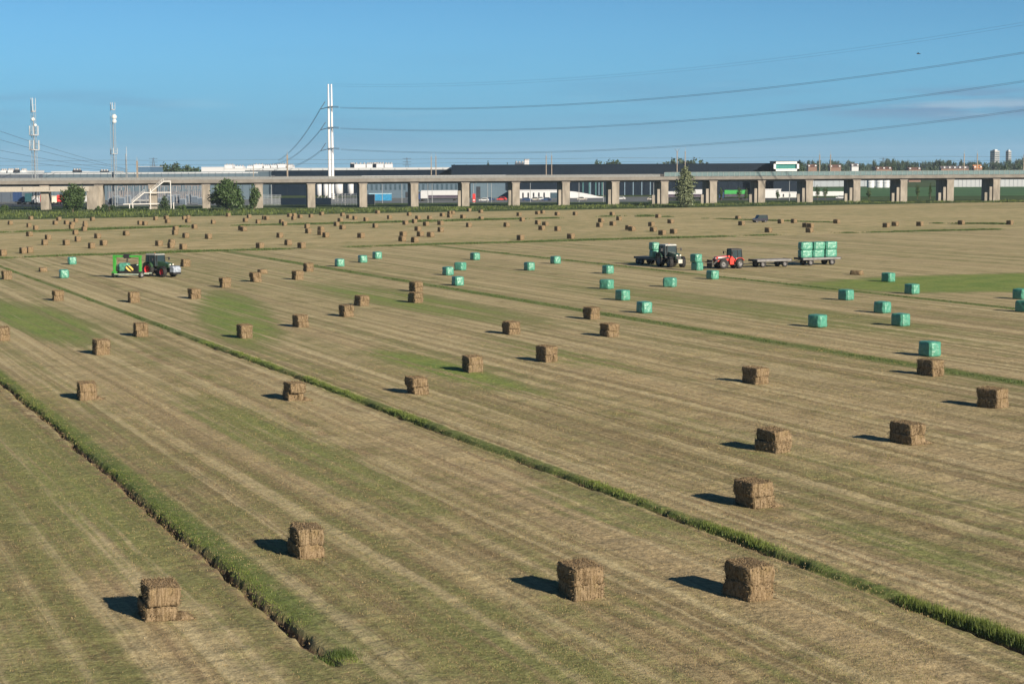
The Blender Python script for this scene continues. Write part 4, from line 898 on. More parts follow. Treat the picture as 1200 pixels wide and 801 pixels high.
# a bird and the marker on the wire
b = MB(); q = at(1076.5, 63, 210.)
b.add([(-.28, 0, 0), (0, -.06, -.05), (.26, 0, .02), (0, .06, .06)], [(0, 1, 2, 3), (3, 2, 1, 0)]); b.add([(.02, 0, .03), (-.12, 0, .03), (-.1, .42, .16)], [(0, 1, 2)]); b.add([(.02, 0, .03), (-.12, 0, .03), (-.1, -.42, .16)], [(0, 2, 1)]); b.tube((-.2, 0, 0), (.2, 0, 0), .06, .04, 6)
tag(b.build('bird', BLK, None, q), 'small dark bird flying above the power lines at right', 'bird')

# ------------------------------------------------------------------ buildings behind the viaduct
def bmat(n, c, **k): k.setdefault('spec', .2); return mat(n, c, k.pop('rough', .6), **k)
NAVYW = bmat('dark_navy_cladding', (.002, .009, .021), rough=.5, var=.12, scale=.4); GREYB = bmat('grey_blue_cladding', (.085, .125, .16), var=.06); TRIMW = bmat('pale_roof_trim', (.40, .43, .46), var=.06)
WHB = bmat('white_wall', (.47, .49, .52), var=.05); GLB = bmat('blue_glass', (.045, .075, .10), rough=.08, spec=.8); TEAL = bmat('teal_glass', (.05, .20, .18), rough=.1, spec=.8); BEIGE = bmat('beige_wall', (.50, .44, .35)); DKG = bmat('dark_dock', (.03, .035, .045))
def bld(name, label, x0, x1, ytop, Y, depth, wallm, roofm=None, rib=0., ribm=None, win=(), trim=None, ang=None, ybot=None, cat='building', group=None):
    a = at(x0, 200, Y); c_ = at(x1, 200, Y); L = c_[0]-a[0]; xm = (x0+x1)/2; hz_ = 195-(xm-600)*tan(ROLL); z = 14+(hz_-ytop)*Y/F
    t_ = thing(name, label, cat, ((a[0]+c_[0])/2, Y, 0), 0. if ang is None else ang, group)
    b = MB(); b.box((0, depth/2, z/2), (L, depth, z)); b.build('wall', wallm, t_)
    b = MB(); b.box((0, depth/2, z+.12), (L+.3, depth+.3, .24)); b.build('roof', roofm or TRIMW, t_)
    if rib:
        b = MB()
        for s in np.arange(-L/2+rib/2, L/2, rib): b.box((s, -.08, z*.5), (.18, .16, z*.98))
        b.build('cladding_rib', ribm or wallm, t_)
    if trim: b = MB(); b.box((0, -.06, z-trim/2), (L+.1, .10, trim)); b.build('fascia', TRIMW, t_)
    for (n, y0_, y1_, wfrac, m_, fr) in win:
        za, zb = sorted((14+(hz_-y0_)*Y/F, 14+(hz_-y1_)*Y/F)); f0, f1 = fr
        for k in range(n):
            s = -L/2+L*(f0+(f1-f0)*(k+.5)/n); ww = L*(f1-f0)/n*wfrac
            b = MB(); b.box((s, -.05, (za+zb)/2), (ww, .14, zb-za)); o_ = b.build('window', m_, t_)
    t_['zt'] = z; return t_
def hgt(x, y, Y): return 14+(195-(x-600)*tan(ROLL)-y)*Y/F
bld('warehouse', 'long low grey-blue warehouse behind the left end of the viaduct', -60, 302, 202.6, 800, 45, GREYB, bmat('grey_roof_edge', (.20, .25, .29)), 3., bmat('grey_blue_rib', (.07, .105, .14)), trim=.5)
bld('warehouse', 'dark low hall in front of the grey warehouse at far left', -70, 37, 204.5, 770, 18, bmat('slate_cladding', (.07, .09, .12), var=.1), rib=4.)
bld('warehouse', 'dark warehouse with a pale roof edge behind the white pylon', 287, 529, 197.2, 900, 60, NAVYW, TRIMW, 6., trim=.9)
bld('distribution_hall', 'huge dark navy distribution hall stretching behind the right half of the viaduct', 529, 905, 192.8, 860, 70, NAVYW, NAVYW, 5., bmat('navy_rib', (.005, .014, .029)), win=((9, 212, 236, .12, bmat('steel_blue_pilaster', (.12, .18, .24)), (.42, .66)), (6, 213, 236, .2, bmat('teal_pilaster', (.05, .13, .14)), (.40, .52))))
bx = bld('framed_office', 'white picture-frame office box with teal glass on the end of the dark hall', 906.5, 936, 189.6, 846, 12, NAVYW, NAVYW)
z = bx['zt']; L = (936-906.5)*846/F; b = MB(); zl = hgt(921, 200.3, 846)
b.box((0, -.4, z-.5), (L, 1.0, 1.0)); b.box((0, -.4, zl+.5), (L, 1., 1.)); b.box((-L/2+.5, -.4, (z+zl)/2), (1., 1., z-zl)); b.box((L/2-.5, -.4, (z+zl)/2), (1., 1., z-zl)); b.build('white_frame', bmat('bright_white', (.74, .75, .76), var=.03), bx)
b = MB(); b.box((0, -.05, (z+zl)/2), (L-2, .12, z-zl-2)); b.build('window', TEAL, bx)
bld('office_hall', 'pale grey office hall with a row of tall windows under the viaduct', 424, 592, 206, 815, 12, bmat('pale_grey_panel', (.075, .115, .155), var=.05), TRIMW, win=((22, 215.5, 222, .42, GLB, (.02, .74)), (9, 224.5, 231, .86, DKG, (.30, .70)), (3, 222.5, 231, .3, DKG, (.80, .96))))
t_ = thing('sloped_wing', 'grey wing with a roof sloping down to the right beside the pale office hall', 'building', at(575, 232, 806.)*np.array([1, 1, 0])); b = MB()
q0 = 14-17*806/F; zz1 = hgt(590, 214, 806); zz2 = hgt(590, 227, 806); b.prism([(-9, 0), (10, 0), (10, zz2), (-1, zz1), (-9, zz1)], 0, 9); b.build('wall', bmat('zinc_cladding', (.085, .13, .17), var=.06), t_); b = MB(); b.box((-5.5, -.05, 2.6), (1.8, .1, 5.)); b.build('door', DKG, t_)
wb2 = bld('white_building', 'low white building with slot windows under the viaduct', 598, 667, 223, 790, 14, WHB, WHB, win=((6, 225.5, 232.5, .28, DKG, (.08, .62)), (1, 225.5, 232.5, .85, GLB, (.66, .92))))
t_ = thing('curved_wing', 'white curved wall sweeping down to the right of the low white building', 'building', at(668, 230, 792.)*np.array([1, 1, 0])); b = MB(); pr = [(0, 0)]+[(s, max(.5, hgt(668, 224, 792)*(1-(s/15.)**1.4))) for s in np.linspace(0, 14.5, 12)][::1]+[(14.5, 0)]; b.prism(pr, 0, 8); b.build('wall', WHB, t_)
for k, (x0, x1, yt) in enumerate(((371, 377, 214), (379, 384.5, 214), (391.5, 402, 212), (407.5, 414.5, 212))):
    Y = 742.; a = at((x0+x1)/2, 230, Y); R_ = (x1-x0)/2*Y/F; zt = hgt(x0, yt, Y); zb = hgt(x0, 226+(k < 2)*2, Y)
    t_ = thing('storage_silo', '%s white silo behind the dark yard screen' % ordn[k], 'silo', (a[0], Y, 0), 0, 'white silos behind the yard screen')
    b = MB(); b.lathe_z([(.01, zb-.8), (R_, zb), (R_, zt), (R_*.5, zt+R_*.5), (.01, zt+R_*.7)], n=20); b.build('tank', WHB, t_)
    for q in range(3): b = MB(); a_ = q*2.1+.4; b.tube((R_*.85*cos(a_), R_*.85*sin(a_), 0), (R_*.85*cos(a_), R_*.85*sin(a_), zb+.2), .12, n=5); b.build('leg', STL, t_)
# yard screens and rack fences
def screen(label, x0, x1, yt, Y, m_, slats=0, name='yard_screen', cat='fence'):
    a, c_ = at(x0, 230, Y), at(x1, 230, Y); L = c_[0]-a[0]; z = hgt((x0+x1)/2, yt, Y); t_ = thing(name, label, cat, ((a[0]+c_[0])/2, Y, 0))
    b = MB()
    if slats:
        for s in np.linspace(-L/2, L/2, slats): b.box((s, 0, z/2), (.13, .1, z))
        for zz_ in np.linspace(.6, z-.1, 6): b.box((0, .06, zz_), (L, .08, .10))
    else: b.box((0, 0, z/2+.1), (L, .14, z-.2))
    b.build('panel', m_, t_)
    b = MB()
    for s in np.linspace(-L/2, L/2, max(2, int(L/3))): b.box((s, .15, z/2), (.14, .14, z+.15))
    b.build('post', STL, t_); return t_
screen('dark navy yard screen between the first two piers right of the round bush', 329, 359.5, 231.5, 668, NAVYW)
screen('dark navy yard screen directly left of the pylon foot', 369.5, 388, 231.5, 668, NAVYW)
screen('open steel rack fence behind the round bush', 308.5, 329, 228, 668, bmat('rack_grey', (.24, .27, .30)), 14, 'rack_fence')
screen('tall open steel rack fence at the pylon foot', 388, 421, 226.5, 668, bmat('rack_dark', (.13, .15, .18)), 20, 'rack_fence')
screen('small dark screen right of the fourth pier beside the blue container', 430.5, 439, 227.5, 672, NAVYW)
# substation equipment at left
EQ = bmat('switchgear_grey', (.17, .20, .24), var=.1); BUSH = bmat('porcelain_brown', (.22, .20, .20))
for k, x in enumerate(list(np.linspace(131, 150, 4))+list(np.linspace(186, 236, 8))):
    Y = random.uniform(690, 740); a = at(x, 230, Y); h_ = random.uniform(2.4, 3.6)
    t_ = thing('transformer', '%s unit of grey switchgear behind the white stairs' % (ordn[k]), 'transformer', (a[0], Y, 0), 0, 'switchgear units behind the white stairs')
    b = MB(); b.box((0, 0, h_/2), (2.6, 2.4, h_)); b.build('tank', EQ, t_); b = MB()
    for s in np.linspace(-1., 1., 7): b.box((s, -1.4, h_*.5), (.1, .5, h_*.75))
    b.build('radiator', bmat('radiator_blue', (.18, .24, .32)), t_)
    for s in (-.8, 0, .8): b = MB(); b.tube((s, 0, h_), (s, 0, h_+2.6), .16, .10, 6); b.build('bushing', BUSH, t_)
for k, x in enumerate(np.linspace(128, 236, 16)):
    Y = random.uniform(695, 750); a = at(x, 230, Y); hg = random.uniform(6.5, 9); t_ = thing('switchyard_post', '%s thin steel post of the switchyard behind the white stairs' % (ordn+['fourteenth', 'fifteenth', 'sixteenth'])[k], 'post', (a[0], Y, 0), 0, 'switchyard posts')
    b = MB(); b.box((0, 0, hg/2), (.28, .28, hg)); b.build('pole', random.choice((POST, EQ, STL)), t_); b = MB(); b.box((0, 0, hg), (3.4, .16, .2)); b.tube((-1.5, 0, hg), (-1.5, 0, hg-1.6), .13, n=5); b.tube((1.5, 0, hg), (1.5, 0, hg-1.6), .13, n=5); b.build('cross_arm', BUSH, t_)
screen('long white low wall behind the switchgear', 126, 237, 233.5, 765, bmat('grey_white_wall', (.26, .27, .28)), 0, 'yard_wall', 'wall')
screen('dark band of stored crates behind the switchgear', 126, 236, 224, 785, bmat('slate_store', (.10, .12, .15)), 0, 'store_wall', 'wall')
screen('pale beige yard wall behind the parked lorries at left', -30, 120, 229, 772, bmat('faded_beige', (.36, .34, .30)), 0, 'yard_wall', 'wall')
screen('grey mesh fence behind the left lattice mast', -20, 118, 239, 640, bmat('mesh_grey', (.30, .34, .36)), 60, 'mesh_fence')
# things on and behind the roofs
def rooftop(label, x0, x1, y0_, y1_, Y, m_, name='roof_unit', cat='roof unit', dep=6):
    a, c_ = at(x0, 200, Y), at(x1, 200, Y); za, zb = hgt(x0, y1_, Y), hgt(x0, y0_, Y); t_ = thing(name, label, cat, ((a[0]+c_[0])/2, Y, za)); L = c_[0]-a[0]
    b = MB(); b.box((0, 0, (zb-za)/2), (L, dep, zb-za)); b.build('casing', m_, t_, bevel=.15); 
    for s in np.linspace(-L*.35, L*.35, 3): b = MB(); b.tube((s, -.3, zb-za), (s, -.3, zb-za+.7), .5, n=10); b.build('fan', STL, t_)
    return t_
for k, (x0, x1, y0_, m_) in enumerate(((411, 415.2, 192.3, NAVYW), (415.8, 429, 192.4, WHB), (430, 437, 192.2, WHB), (438, 441, 192, NAVYW), (441.5, 450, 191.8, WHB), (451, 460, 192.2, WHB))):
    rooftop('%s roof unit on the dark warehouse right of the pylon' % ordn[k], x0, x1, y0_, 197.3, 912., m_)
rooftop('dark and white plant room on the navy hall left of the mast pair', 603.5, 614, 190.6, 193.0, 880, bmat('plant_dark', (.07, .09, .12)), 'plant_room'); rooftop('bright white cube on the navy hall roof', 614.5, 620, 188.3, 193, 882, WHB, 'plant_room')
for k, (x0, x1, y0_, y1_, Y, lab) in enumerate(((263, 345, 197.4, 210, 1120, 'wide white hall with bulky roofs left of the brown mast'), (236, 262, 196.0, 205, 1180, 'white flat hall over the tree mound right side'), (-20, 31, 200.6, 210, 1050, 'white flat roofs peeping over at the far left edge'), (60, 86, 201.2, 210, 1060, 'thin white roof right of the left lattice mast'), (90, 128, 201.6, 210, 1080, 'white roof left of the slim lattice mast'), (160, 176, 195.5, 206, 1100, 'small blue building behind the thick brown mast'))):
    bld('white_hall', lab, x0, x1, y0_, Y, 40, WHB if k < 5 else bmat('blue_cladding', (.06, .12, .20)), WHB)
for k, (x0, x1, y0_) in enumerate(((265, 274, 193.2), (277, 286, 194.2), (291, 298, 193.4), (299, 309, 192.9), (311, 318, 193.4), (319, 326, 192.4), (327, 336, 192.6), (338, 344, 193.2))):
    rooftop('%s white bulky unit on the wide white hall' % ordn[k], x0, x1, y0_+.6*(k % 3), 197.5, 1135, WHB, dep=14)
for k, (x0, x1, y0_) in enumerate(((2, 8, 199.6), (10, 16, 199.2), (18, 22, 198.8), (26, 31, 199.4), (86, 95, 199.4), (118, 127, 200.2))):
    rooftop('%s small roof unit along the far left skyline' % ordn[k], x0, x1, y0_, 202.6, 830, (WHB, WHB, DKG, WHB, DKG, DKG)[k], dep=4)
# right hand side
bld('greenhouse', 'long grey greenhouse block beyond the meadow at right', 944, 1060, 209.5, 1150, 30, bmat('greenhouse_grey', (.28, .32, .36), var=.05), TRIMW, 4., bmat('greenhouse_rib', (.30, .34, .38)))
bld('greenhouse', 'pale ribbed greenhouse with white gutters at far right', 1116, 1230, 209.0, 1100, 30, bmat('greenhouse_pale', (.32, .35, .38), var=.05), TRIMW, 2.6, bmat('greenhouse_rib', (.30, .34, .38)))
for k, x in enumerate((1020, 1030, 1038)):
    a = at(x, 225, 1090.); t_ = thing('water_tank', '%s round grey water tank before the far greenhouse' % ordn[k], 'tank', (a[0], 1090, 0), 0, 'water tanks'); b = MB(); b.lathe_z([(2.2, 0), (2.2, 5.6), (.01, 6.4)], n=18); b.build('shell', bmat('tank_grey', (.42, .46, .50)), t_); b = MB(); b.lathe_z([(2.25, 2.7), (2.25, 2.95)], n=18); b.build('hoop', STL, t_)
screen('white boundary wall behind the small trees right of centre', 952, 989, 224, 800, WHB, 0, 'boundary_wall', 'wall')
bld('white_shed', 'low white shed with flat roof between two right piers', 888, 934, 225.3, 775, 10, WHB, WHB, win=((5, 227, 230.5, .2, DKG, (.1, .9)),))
bld('canopy_building', 'white canopy with thin roof in front of the dark hall at right', 896, 915.5, 221.8, 768, 6, WHB, WHB)
# vehicles behind the piers
def lorry(label, x, Y, L, boxm, cabm, face=1, hgt_=3.6):
    a = at(x, 235, Y); t_ = thing('parked_lorry', label, 'lorry', (a[0], Y, 0), 0 if face > 0 else pi, 'lorries parked behind the viaduct')
    b = MB(); b.box((-1.2, 0, 1.1+(hgt_-1.1)/2), (L, 2.5, hgt_-1.1)); b.build('cargo_box', boxm, t_, bevel=.05)
    if L > 6: b = MB(); b.box((-1.2, 0, 1.75), (L*.985, 2.56, 1.15)); b.build('side_skirt', bmat('dusk_skirt', (.06, .05, .075)), t_)
    b = MB(); xx = L/2-1.2+.15; b.prism([(xx, .7), (xx+2.1, .7), (xx+2.15, 1.7), (xx+1.75, 3.0), (xx, 3.1)], -1.2, 1.2); b.build('cab', cabm, t_, bevel=.08)
    b = MB(); b.box((xx+1.97, 0, 2.25), (.1, 2.1, .8), 0, -.3); b.build('windscreen', GLS, t_)
    b = MB(); b.box((0, 0, .85), (L+1.5, 1., .3)); b.build('chassis', BLK, t_)
    for wx in (xx+1.1, -L/2-.2+1., -L/2+1.2):
        for sd in (-1, 1): b = MB(); b.lathe_y([(.2, -.16), (.5, -.16), (.5, .16), (.2, .16)], (wx, sd*1.05, .5), 16); b.build('wheel', RUB, t_)
    return t_
WT = bmat('white_lorry_paint', (.42, .44, .47), var=.04); BT = bmat('blue_lorry_paint', (.02, .045, .12)); RT = bmat('red_lorry_paint', (.50, .04, .04)); TT = bmat('dark_teal_paint', (.02, .07, .09)); OT = bmat('grey_box', (.30, .29, .27))
lorry('navy blue lorry end left of the left lattice mast', 24, 720, 3.0, BT, BT, 1, 5.2); lorry('dark teal box lorry beside the left lattice mast', 37.5, 715, 2.6, TT, WT, 1, 4.4); lorry('red and white lorry just right of the left lattice mast', 49, 712, 3., RT, WT, -1, 3.9)
lorry('blue box lorry left of the broad tree', 58.5, 714, 2.4, BT, OT, 1, 4.6); lorry('red and cream lorry touching the broad tree', 68, 712, 2.6, RT, bmat('cream', (.6, .55, .45)), -1, 3.7); lorry('dark blue lorry right of the broad tree', 106.5, 715, 2.6, TT, WT, -1, 4.8)
lorry('long white lorry with a dark cab below the office hall, left of the sixth pier', 513, 745, 16., WT, BT, -1, 4.3); lorry('white lorry with blue cab behind the tall lamp posts', 494, 738, 3., WT, BT, -1, 4.)
lorry('white lorry left of the poplar', 790, 735, 7.5, WT, WT, 1, 3.5); lorry('white box lorry right of the poplar', 813, 738, 8., WT, OT, -1, 4.2)
lorry('bright green and white lorry between two piers right of the poplar', 858, 735, 9., bmat('vivid_green_paint', (.04, .28, .07)), BT, -1, 3.9)
a = at(443, 235, 735.); t_ = thing('shipping_container', 'bright blue container right of the fourth pier', 'container', (a[0]+1, 735, 0)); b = MB(); b.box((0, 0, 1.7), (9., 2.5, 2.6)); b.build('shell', bmat('bright_blue', (.03, .22, .42)), t_); b = MB()
for s in np.linspace(-4.3, 4.3, 20): b.box((s, -1.28, 1.7), (.16, .08, 2.4))
b.build('corrugation', bmat('bright_blue2', (.03, .19, .36)), t_); b = MB(); b.box((0, 0, 3.2), (9.2, 2.7, .3)); b.build('roof_rail', bmat('pale_blue', (.30, .45, .55)), t_)
t_ = thing('red_sign', 'red and white advertising pillar between two piers', 'sign', at(555.5, 236, 700.)*np.array([1, 1, 0])); b = MB(); b.box((0, 0, 1.9), (1.1, .35, 3.2)); b.build('panel', RT, t_, bevel=.05); b = MB(); b.box((0, -.2, 1.0), (.8, .04, .5)); b.build('white_field', WHB, t_); b = MB(); b.box((0, 0, .15), (.9, .3, .3)); b.build('foot', STL, t_)
for k, (x, colr) in enumerate(((567, WT), (575, BT), (588, RT), (618, BT), (626, OT), (634, WT), (640, BT), (682, OT), (727, WT), (764, OT), (985, WT), (1055, BT))):
    a = at(x, 236, 725.+k % 3*8); car('%s small parked car from the left behind the piers' % ordn[k], (a[0], a[1], 0), hd(90 if k % 2 else 270), colr, 4.2, 1.75, 1.5, False, 'parked_car', 'car', 'cars parked behind the viaduct')
# lamp posts
for k, (x, yt) in enumerate(((318.5, 206), (448, 214), (471, 212), (501.5, 214), (506.5, 214), (555, 215), (571.5, 214), (576, 214), (621.5, 208), (678.5, 210), (707, 211), (766, 214), (925, 212))):
    Y = 702.; a = at(x, 236, Y); h_ = max(6.5, hgt(x, yt, Y)); t_ = thing('lamp_post', '%s pale lamp post from the left behind the viaduct' % ordn[k], 'lamp post', (a[0], Y, 0), 0, 'lamp posts behind the viaduct')
    b = MB(); b.tube((0, 0, 0), (0, 0, h_), .13, .09, 8); b.build('pole', POST, t_); b = MB(); b.tube((0, 0, h_), (.9, -.2, h_+.12), .06, n=5); b.box((1.0, -.2, h_+.1), (.6, .25, .12)); b.build('lamp_head', POST, t_)
# ground beyond: the yard, road and bank
def sheet(name, x0, x1, Y0, Y1, z, m_):
    a, b_, c_, d = at(x0, 230, Y0), at(x1, 230, Y0), at(x1, 230, Y1), at(x0, 230, Y1); me = bpy.data.meshes.new(name); me.from_pydata([(p[0], p[1], z) for p in (a, b_, c_, d)], [], [(0, 1, 2, 3)]); me.materials.append(m_); return struct(link(name, me))
sheet('yard_pavement', -60, 300, 672, 800, .03, bmat('yard_grey', (.13, .14, .145), var=.15, scale=.1)); sheet('yard_pavement', 300, 760, 700, 815, .03, bmat('yard_grey', (.13, .14, .145))); sheet('access_road', 760, 1000, 715, 760, .03, bmat('asphalt', (.07, .07, .07)))
sheet('meadow', 940, 1300, 790, 1095, .05, bmat('meadow_green', (.055, .115, .028), var=.3, scale=.05))

# ------------------------------------------------------------------ trees
LEAF = leafmat('leaf_green', (.036, .068, .022)); LEAF2 = leafmat('leaf_grey_green', (.115, .145, .085), .3); LEAF3 = leafmat('leaf_dark', (.028, .052, .022)); FARL = leafmat('leaf_far', (.030, .055, .026), .3); BARK = mat('bark', (.10, .075, .05), .9)
def crownmesh(name, seed, lobes, n, ls, m_):
    """leaf clumps filling overlapping lobes (x, y, z, rx, rz)"""
    g = np.random.default_rng(seed); W = np.array([l[3]**2*l[4] for l in lobes]); pick = g.choice(len(lobes), n, p=W/W.sum()); L_ = np.array(lobes)[pick]
    d = g.normal(size=(n, 3)); d /= np.linalg.norm(d, axis=1)[:, None]; rr = g.uniform(.25, 1., n)**.5*(1+.12*g.normal(size=n))
    # ragged: push by low frequency clumps
    cl_ = .82+.3*np.sin(d[:, 0]*5+L_[:, 0]*3+seed)*np.sin(d[:, 1]*5+seed*2)*np.sin(d[:, 2]*6+L_[:, 2]); rr *= cl_
    C_ = L_[:, :3]+d*np.c_[L_[:, 3], L_[:, 3], L_[:, 4]]*rr[:, None]
    e1 = g.normal(size=(n, 3)); e1 /= np.linalg.norm(e1, axis=1)[:, None]; e2 = np.cross(e1, d+.6*g.normal(size=(n, 3))); e2 /= np.linalg.norm(e2, axis=1)[:, None]+1e-6
    s_ = ls*g.uniform(.5, 1.3, n)[:, None]; Vv = np.stack([C_-e1*s_, C_+e2*s_*.6, C_+e1*s_, C_-e2*s_*.6], 1).reshape(-1, 3); Vv[:, 2] = np.maximum(Vv[:, 2], .02)
    return npmesh(name, Vv, np.arange(4*n).reshape(-1, 4), m_)
def tree(name, label, P, lobes, n, ls, m_, th, tr=.18, group=None, cat='tree', seed=1):
    t_ = thing(name, label, cat, (P[0], P[1], 0), 0, group); b = MB(); b.tube((0, 0, -.1), (.05, 0, th*.5), tr, tr*.75, 8); b.tube((.05, 0, th*.5), (0, .05, th), tr*.75, tr*.25, 8)
    for l in lobes: b.tube((0, 0, th*.35), (l[0]*.8, l[1]*.8, l[2]), tr*.4, tr*.1, 5)
    b.build('trunk', BARK, t_); link('crown', crownmesh('crown', seed, lobes, n, ls, m_), t_); return t_
def px_tree(name, label, x, ybase, Y, wpx, ytop, m_, n, ls, seed, group=None, cat='tree', shape='round', th=.8):
    P = at(x, ybase, Y); h_ = max(.5, hgt(x, ytop, Y)); R_ = wpx/2*Y/F; g = random.Random(seed)
    if shape == 'round':
        lobes = [(0, 0, h_*.48, R_*.78, h_*.46)]+[(R_*.5*cos(a_)+g.uniform(-.2, .2)*R_, R_*.5*sin(a_), h_*g.uniform(.25, .72), R_*g.uniform(.38, .55), h_*g.uniform(.2, .3)) for a_ in [2*pi*k/7+seed for k in range(7)]]+[(g.uniform(-.25, .25)*R_, 0, h_*.84, R_*.38, h_*.18)]
    elif shape == 'poplar':
        lobes = [(g.uniform(-.15, .15)*R_*(1-k/9), g.uniform(-.1, .1)*R_, h_*(.08+.1*k), R_*(.82, .95, 1.02, 1.05, 1.02, .95, .82, .66, .44)[k]*.90, h_*.10) for k in range(9)]
    else:
        lobes = [(g.uniform(-.7, .7)*R_, g.uniform(-.4, .4)*R_, h_*g.uniform(.25, .6), R_*g.uniform(.3, .5), h_*g.uniform(.25, .4)) for k in range(6)]
    return tree(name, label, P, lobes, n, ls, m_, h_*th, max(.06, h_*.022), group, cat, seed)
px_tree('broad_tree', 'broad full green tree left of the portal column', 85.5, 253, 583, 33, 214.5, LEAF, 6500, .34, 3)
px_tree('round_bush', 'large round bushy tree in front of the viaduct', 268, 250, 588, 47, 208.5, LEAF, 9500, .38, 8)
px_tree('slim_tree', 'slim tree touching the right side of the large round bushy tree', 298, 247, 600, 15, 215, LEAF, 2000, .3, 5)
px_tree('poplar', 'grey-green spire-shaped poplar in front of the viaduct joint', 803, 241, 608, 29, 192.5, LEAF2, 6500, .32, 6, shape='poplar', th=.9)
BG_ = 'bushes along the foot of the viaduct'
for k, (x, yb, wp, yt, m_, lab) in enumerate(((4, 250, 12, 237, LEAF, 'yellowish bush at the far left edge under the viaduct'), (128, 251, 18, 235, LEAF3, 'dark bush right of the portal column'), (117, 252, 12, 240, LEAF, 'low bush left of the dark bush'), (150, 252, 20, 243, LEAF, 'low spreading bush under the lower stair landing'), (168, 252, 18, 242.5, LEAF3, 'low dark bush under the white stair landing'), (193, 249.5, 16, 228, LEAF3, 'conical dark bush at the foot of the white stairs'), (214, 249.5, 10, 239, LEAF, 'small round bush right of the white stairs'), (236, 249, 12, 243.5, LEAF, 'low bush left of the large round tree'), (72, 254, 22, 245, LEAF3, 'low dark bush at the foot of the broad tree'), (33, 255, 26, 246, LEAF, 'low weedy bush in front of the left lattice mast'), (287, 248.5, 18, 239, LEAF3, 'low bush between the round tree and the slim tree'), (313, 248, 16, 243, LEAF, 'low bush right of the slim tree'))):
    px_tree('bush', lab, x, yb, 578+.05*x, wp, yt, m_, 900, .26, 20+k, BG_, 'bush', 'bush' if k not in (5,) else 'poplar')
for k, (x, yt, wp) in enumerate(((845, 219, 6), (866, 217, 8), (874, 220, 5), (911, 221, 6), (958, 216, 8), (967, 217, 7), (1075, 214, 6), (1090, 213, 5), (1018, 219, 7))):
    px_tree('young_tree', '%s young thin tree from the left beyond the right piers' % ordn[k], x, 238, 725, wp, yt, LEAF, 350, .24, 50+k, 'young trees beyond the piers')
for x, yt, wp, Y, lab in ((572.3, 185.8, 6, 1000, 'small cone-shaped tree sticking up behind the navy hall'), (594.5, 188, 4, 1000, 'thin pointed tree behind the navy hall, right of the cone tree')):
    px_tree('conifer', lab, x, 200, Y, wp, yt, LEAF3, 500, .5, int(x), shape='poplar')
GR = 'tree clumps behind the halls'
for k, (x, wp, yt, lab) in enumerate(((196, 34, 191.4, 'wide left'), (222, 34, 192.6, 'wide right'), (207, 26, 190.4, 'tall middle'))):
    px_tree('skyline_tree', '%s tree of the dark mound behind the thick brown mast' % lab, x, 205, 1250, wp, yt, FARL, 1900, 1.0, 70+k, GR)
for k, (x, wp, yt) in enumerate(((533, 18, 193.2), (546, 16, 192.6), (566, 16, 193.4), (704, 24, 187.8), (716, 18, 186.4), (698, 14, 188.6), (722, 14, 187), (779, 24, 188.2), (790, 22, 185.2), (800, 20, 184.6), (812, 20, 185.8), (820, 20, 186.6), (829, 16, 188.4), (938, 14, 187.2))):
    px_tree('skyline_tree', '%s tree from the left peeping over the navy hall' % (ordn+['fourteenth'])[k], x, 205, 1150, wp, yt, FARL, 1300, .9, 90+k, GR)
# the far town at right: five crowns reused along the skyline
protos = []
random.seed(21)
def towntree(x, Y, yt, wpx):
    P = at(x, 210, Y); h_ = max(5, hgt(x, yt, Y)); R_ = wpx/2*Y/F
    if len(protos) < 6:
        lobes = [(0, 0, .5, .8, .42)]+[(random.uniform(-.5, .5), random.uniform(-.5, .5), random.uniform(.35, .85), random.uniform(.3, .5), random.uniform(.15, .25)) for _ in range(6)]
        o = tree('town_tree', '', P, lobes, 900, .085, FARL, .7, .02, seed=200+len(protos)); protos.append(o)
    else: o = copytree(random.choice(protos))
    o.location = (P[0], P[1], 0); o.scale = (R_, R_, h_); o.rotation_euler = (0, 0, random.uniform(0, 6))
    tag(o, 'dark green tree in the far town treeline right of the framed office', 'tree', 'trees of the far town')
x = 942
while x < 1260:
    yt = 187.5 if x < 1000 else (190.5 if x < 1022 else (186.2 if x < 1112 else (187 if x < 1165 else 186.5)))
    towntree(x, random.uniform(1750, 2300), yt+random.uniform(-1.6, 1.8), random.uniform(9, 16)); x += random.uniform(4, 8)
for x in (950, 1001, 1028, 1046, 1070, 1093, 1120, 1150, 1175, 1194, 1215): towntree(x, 1500, 193+random.uniform(-1, 2), random.uniform(10, 16))
RF = bmat('red_tile', (.13, .075, .06)); BRK = bmat('town_brick', (.18, .115, .09)); RFG = bmat('slate_tile', (.12, .11, .12))
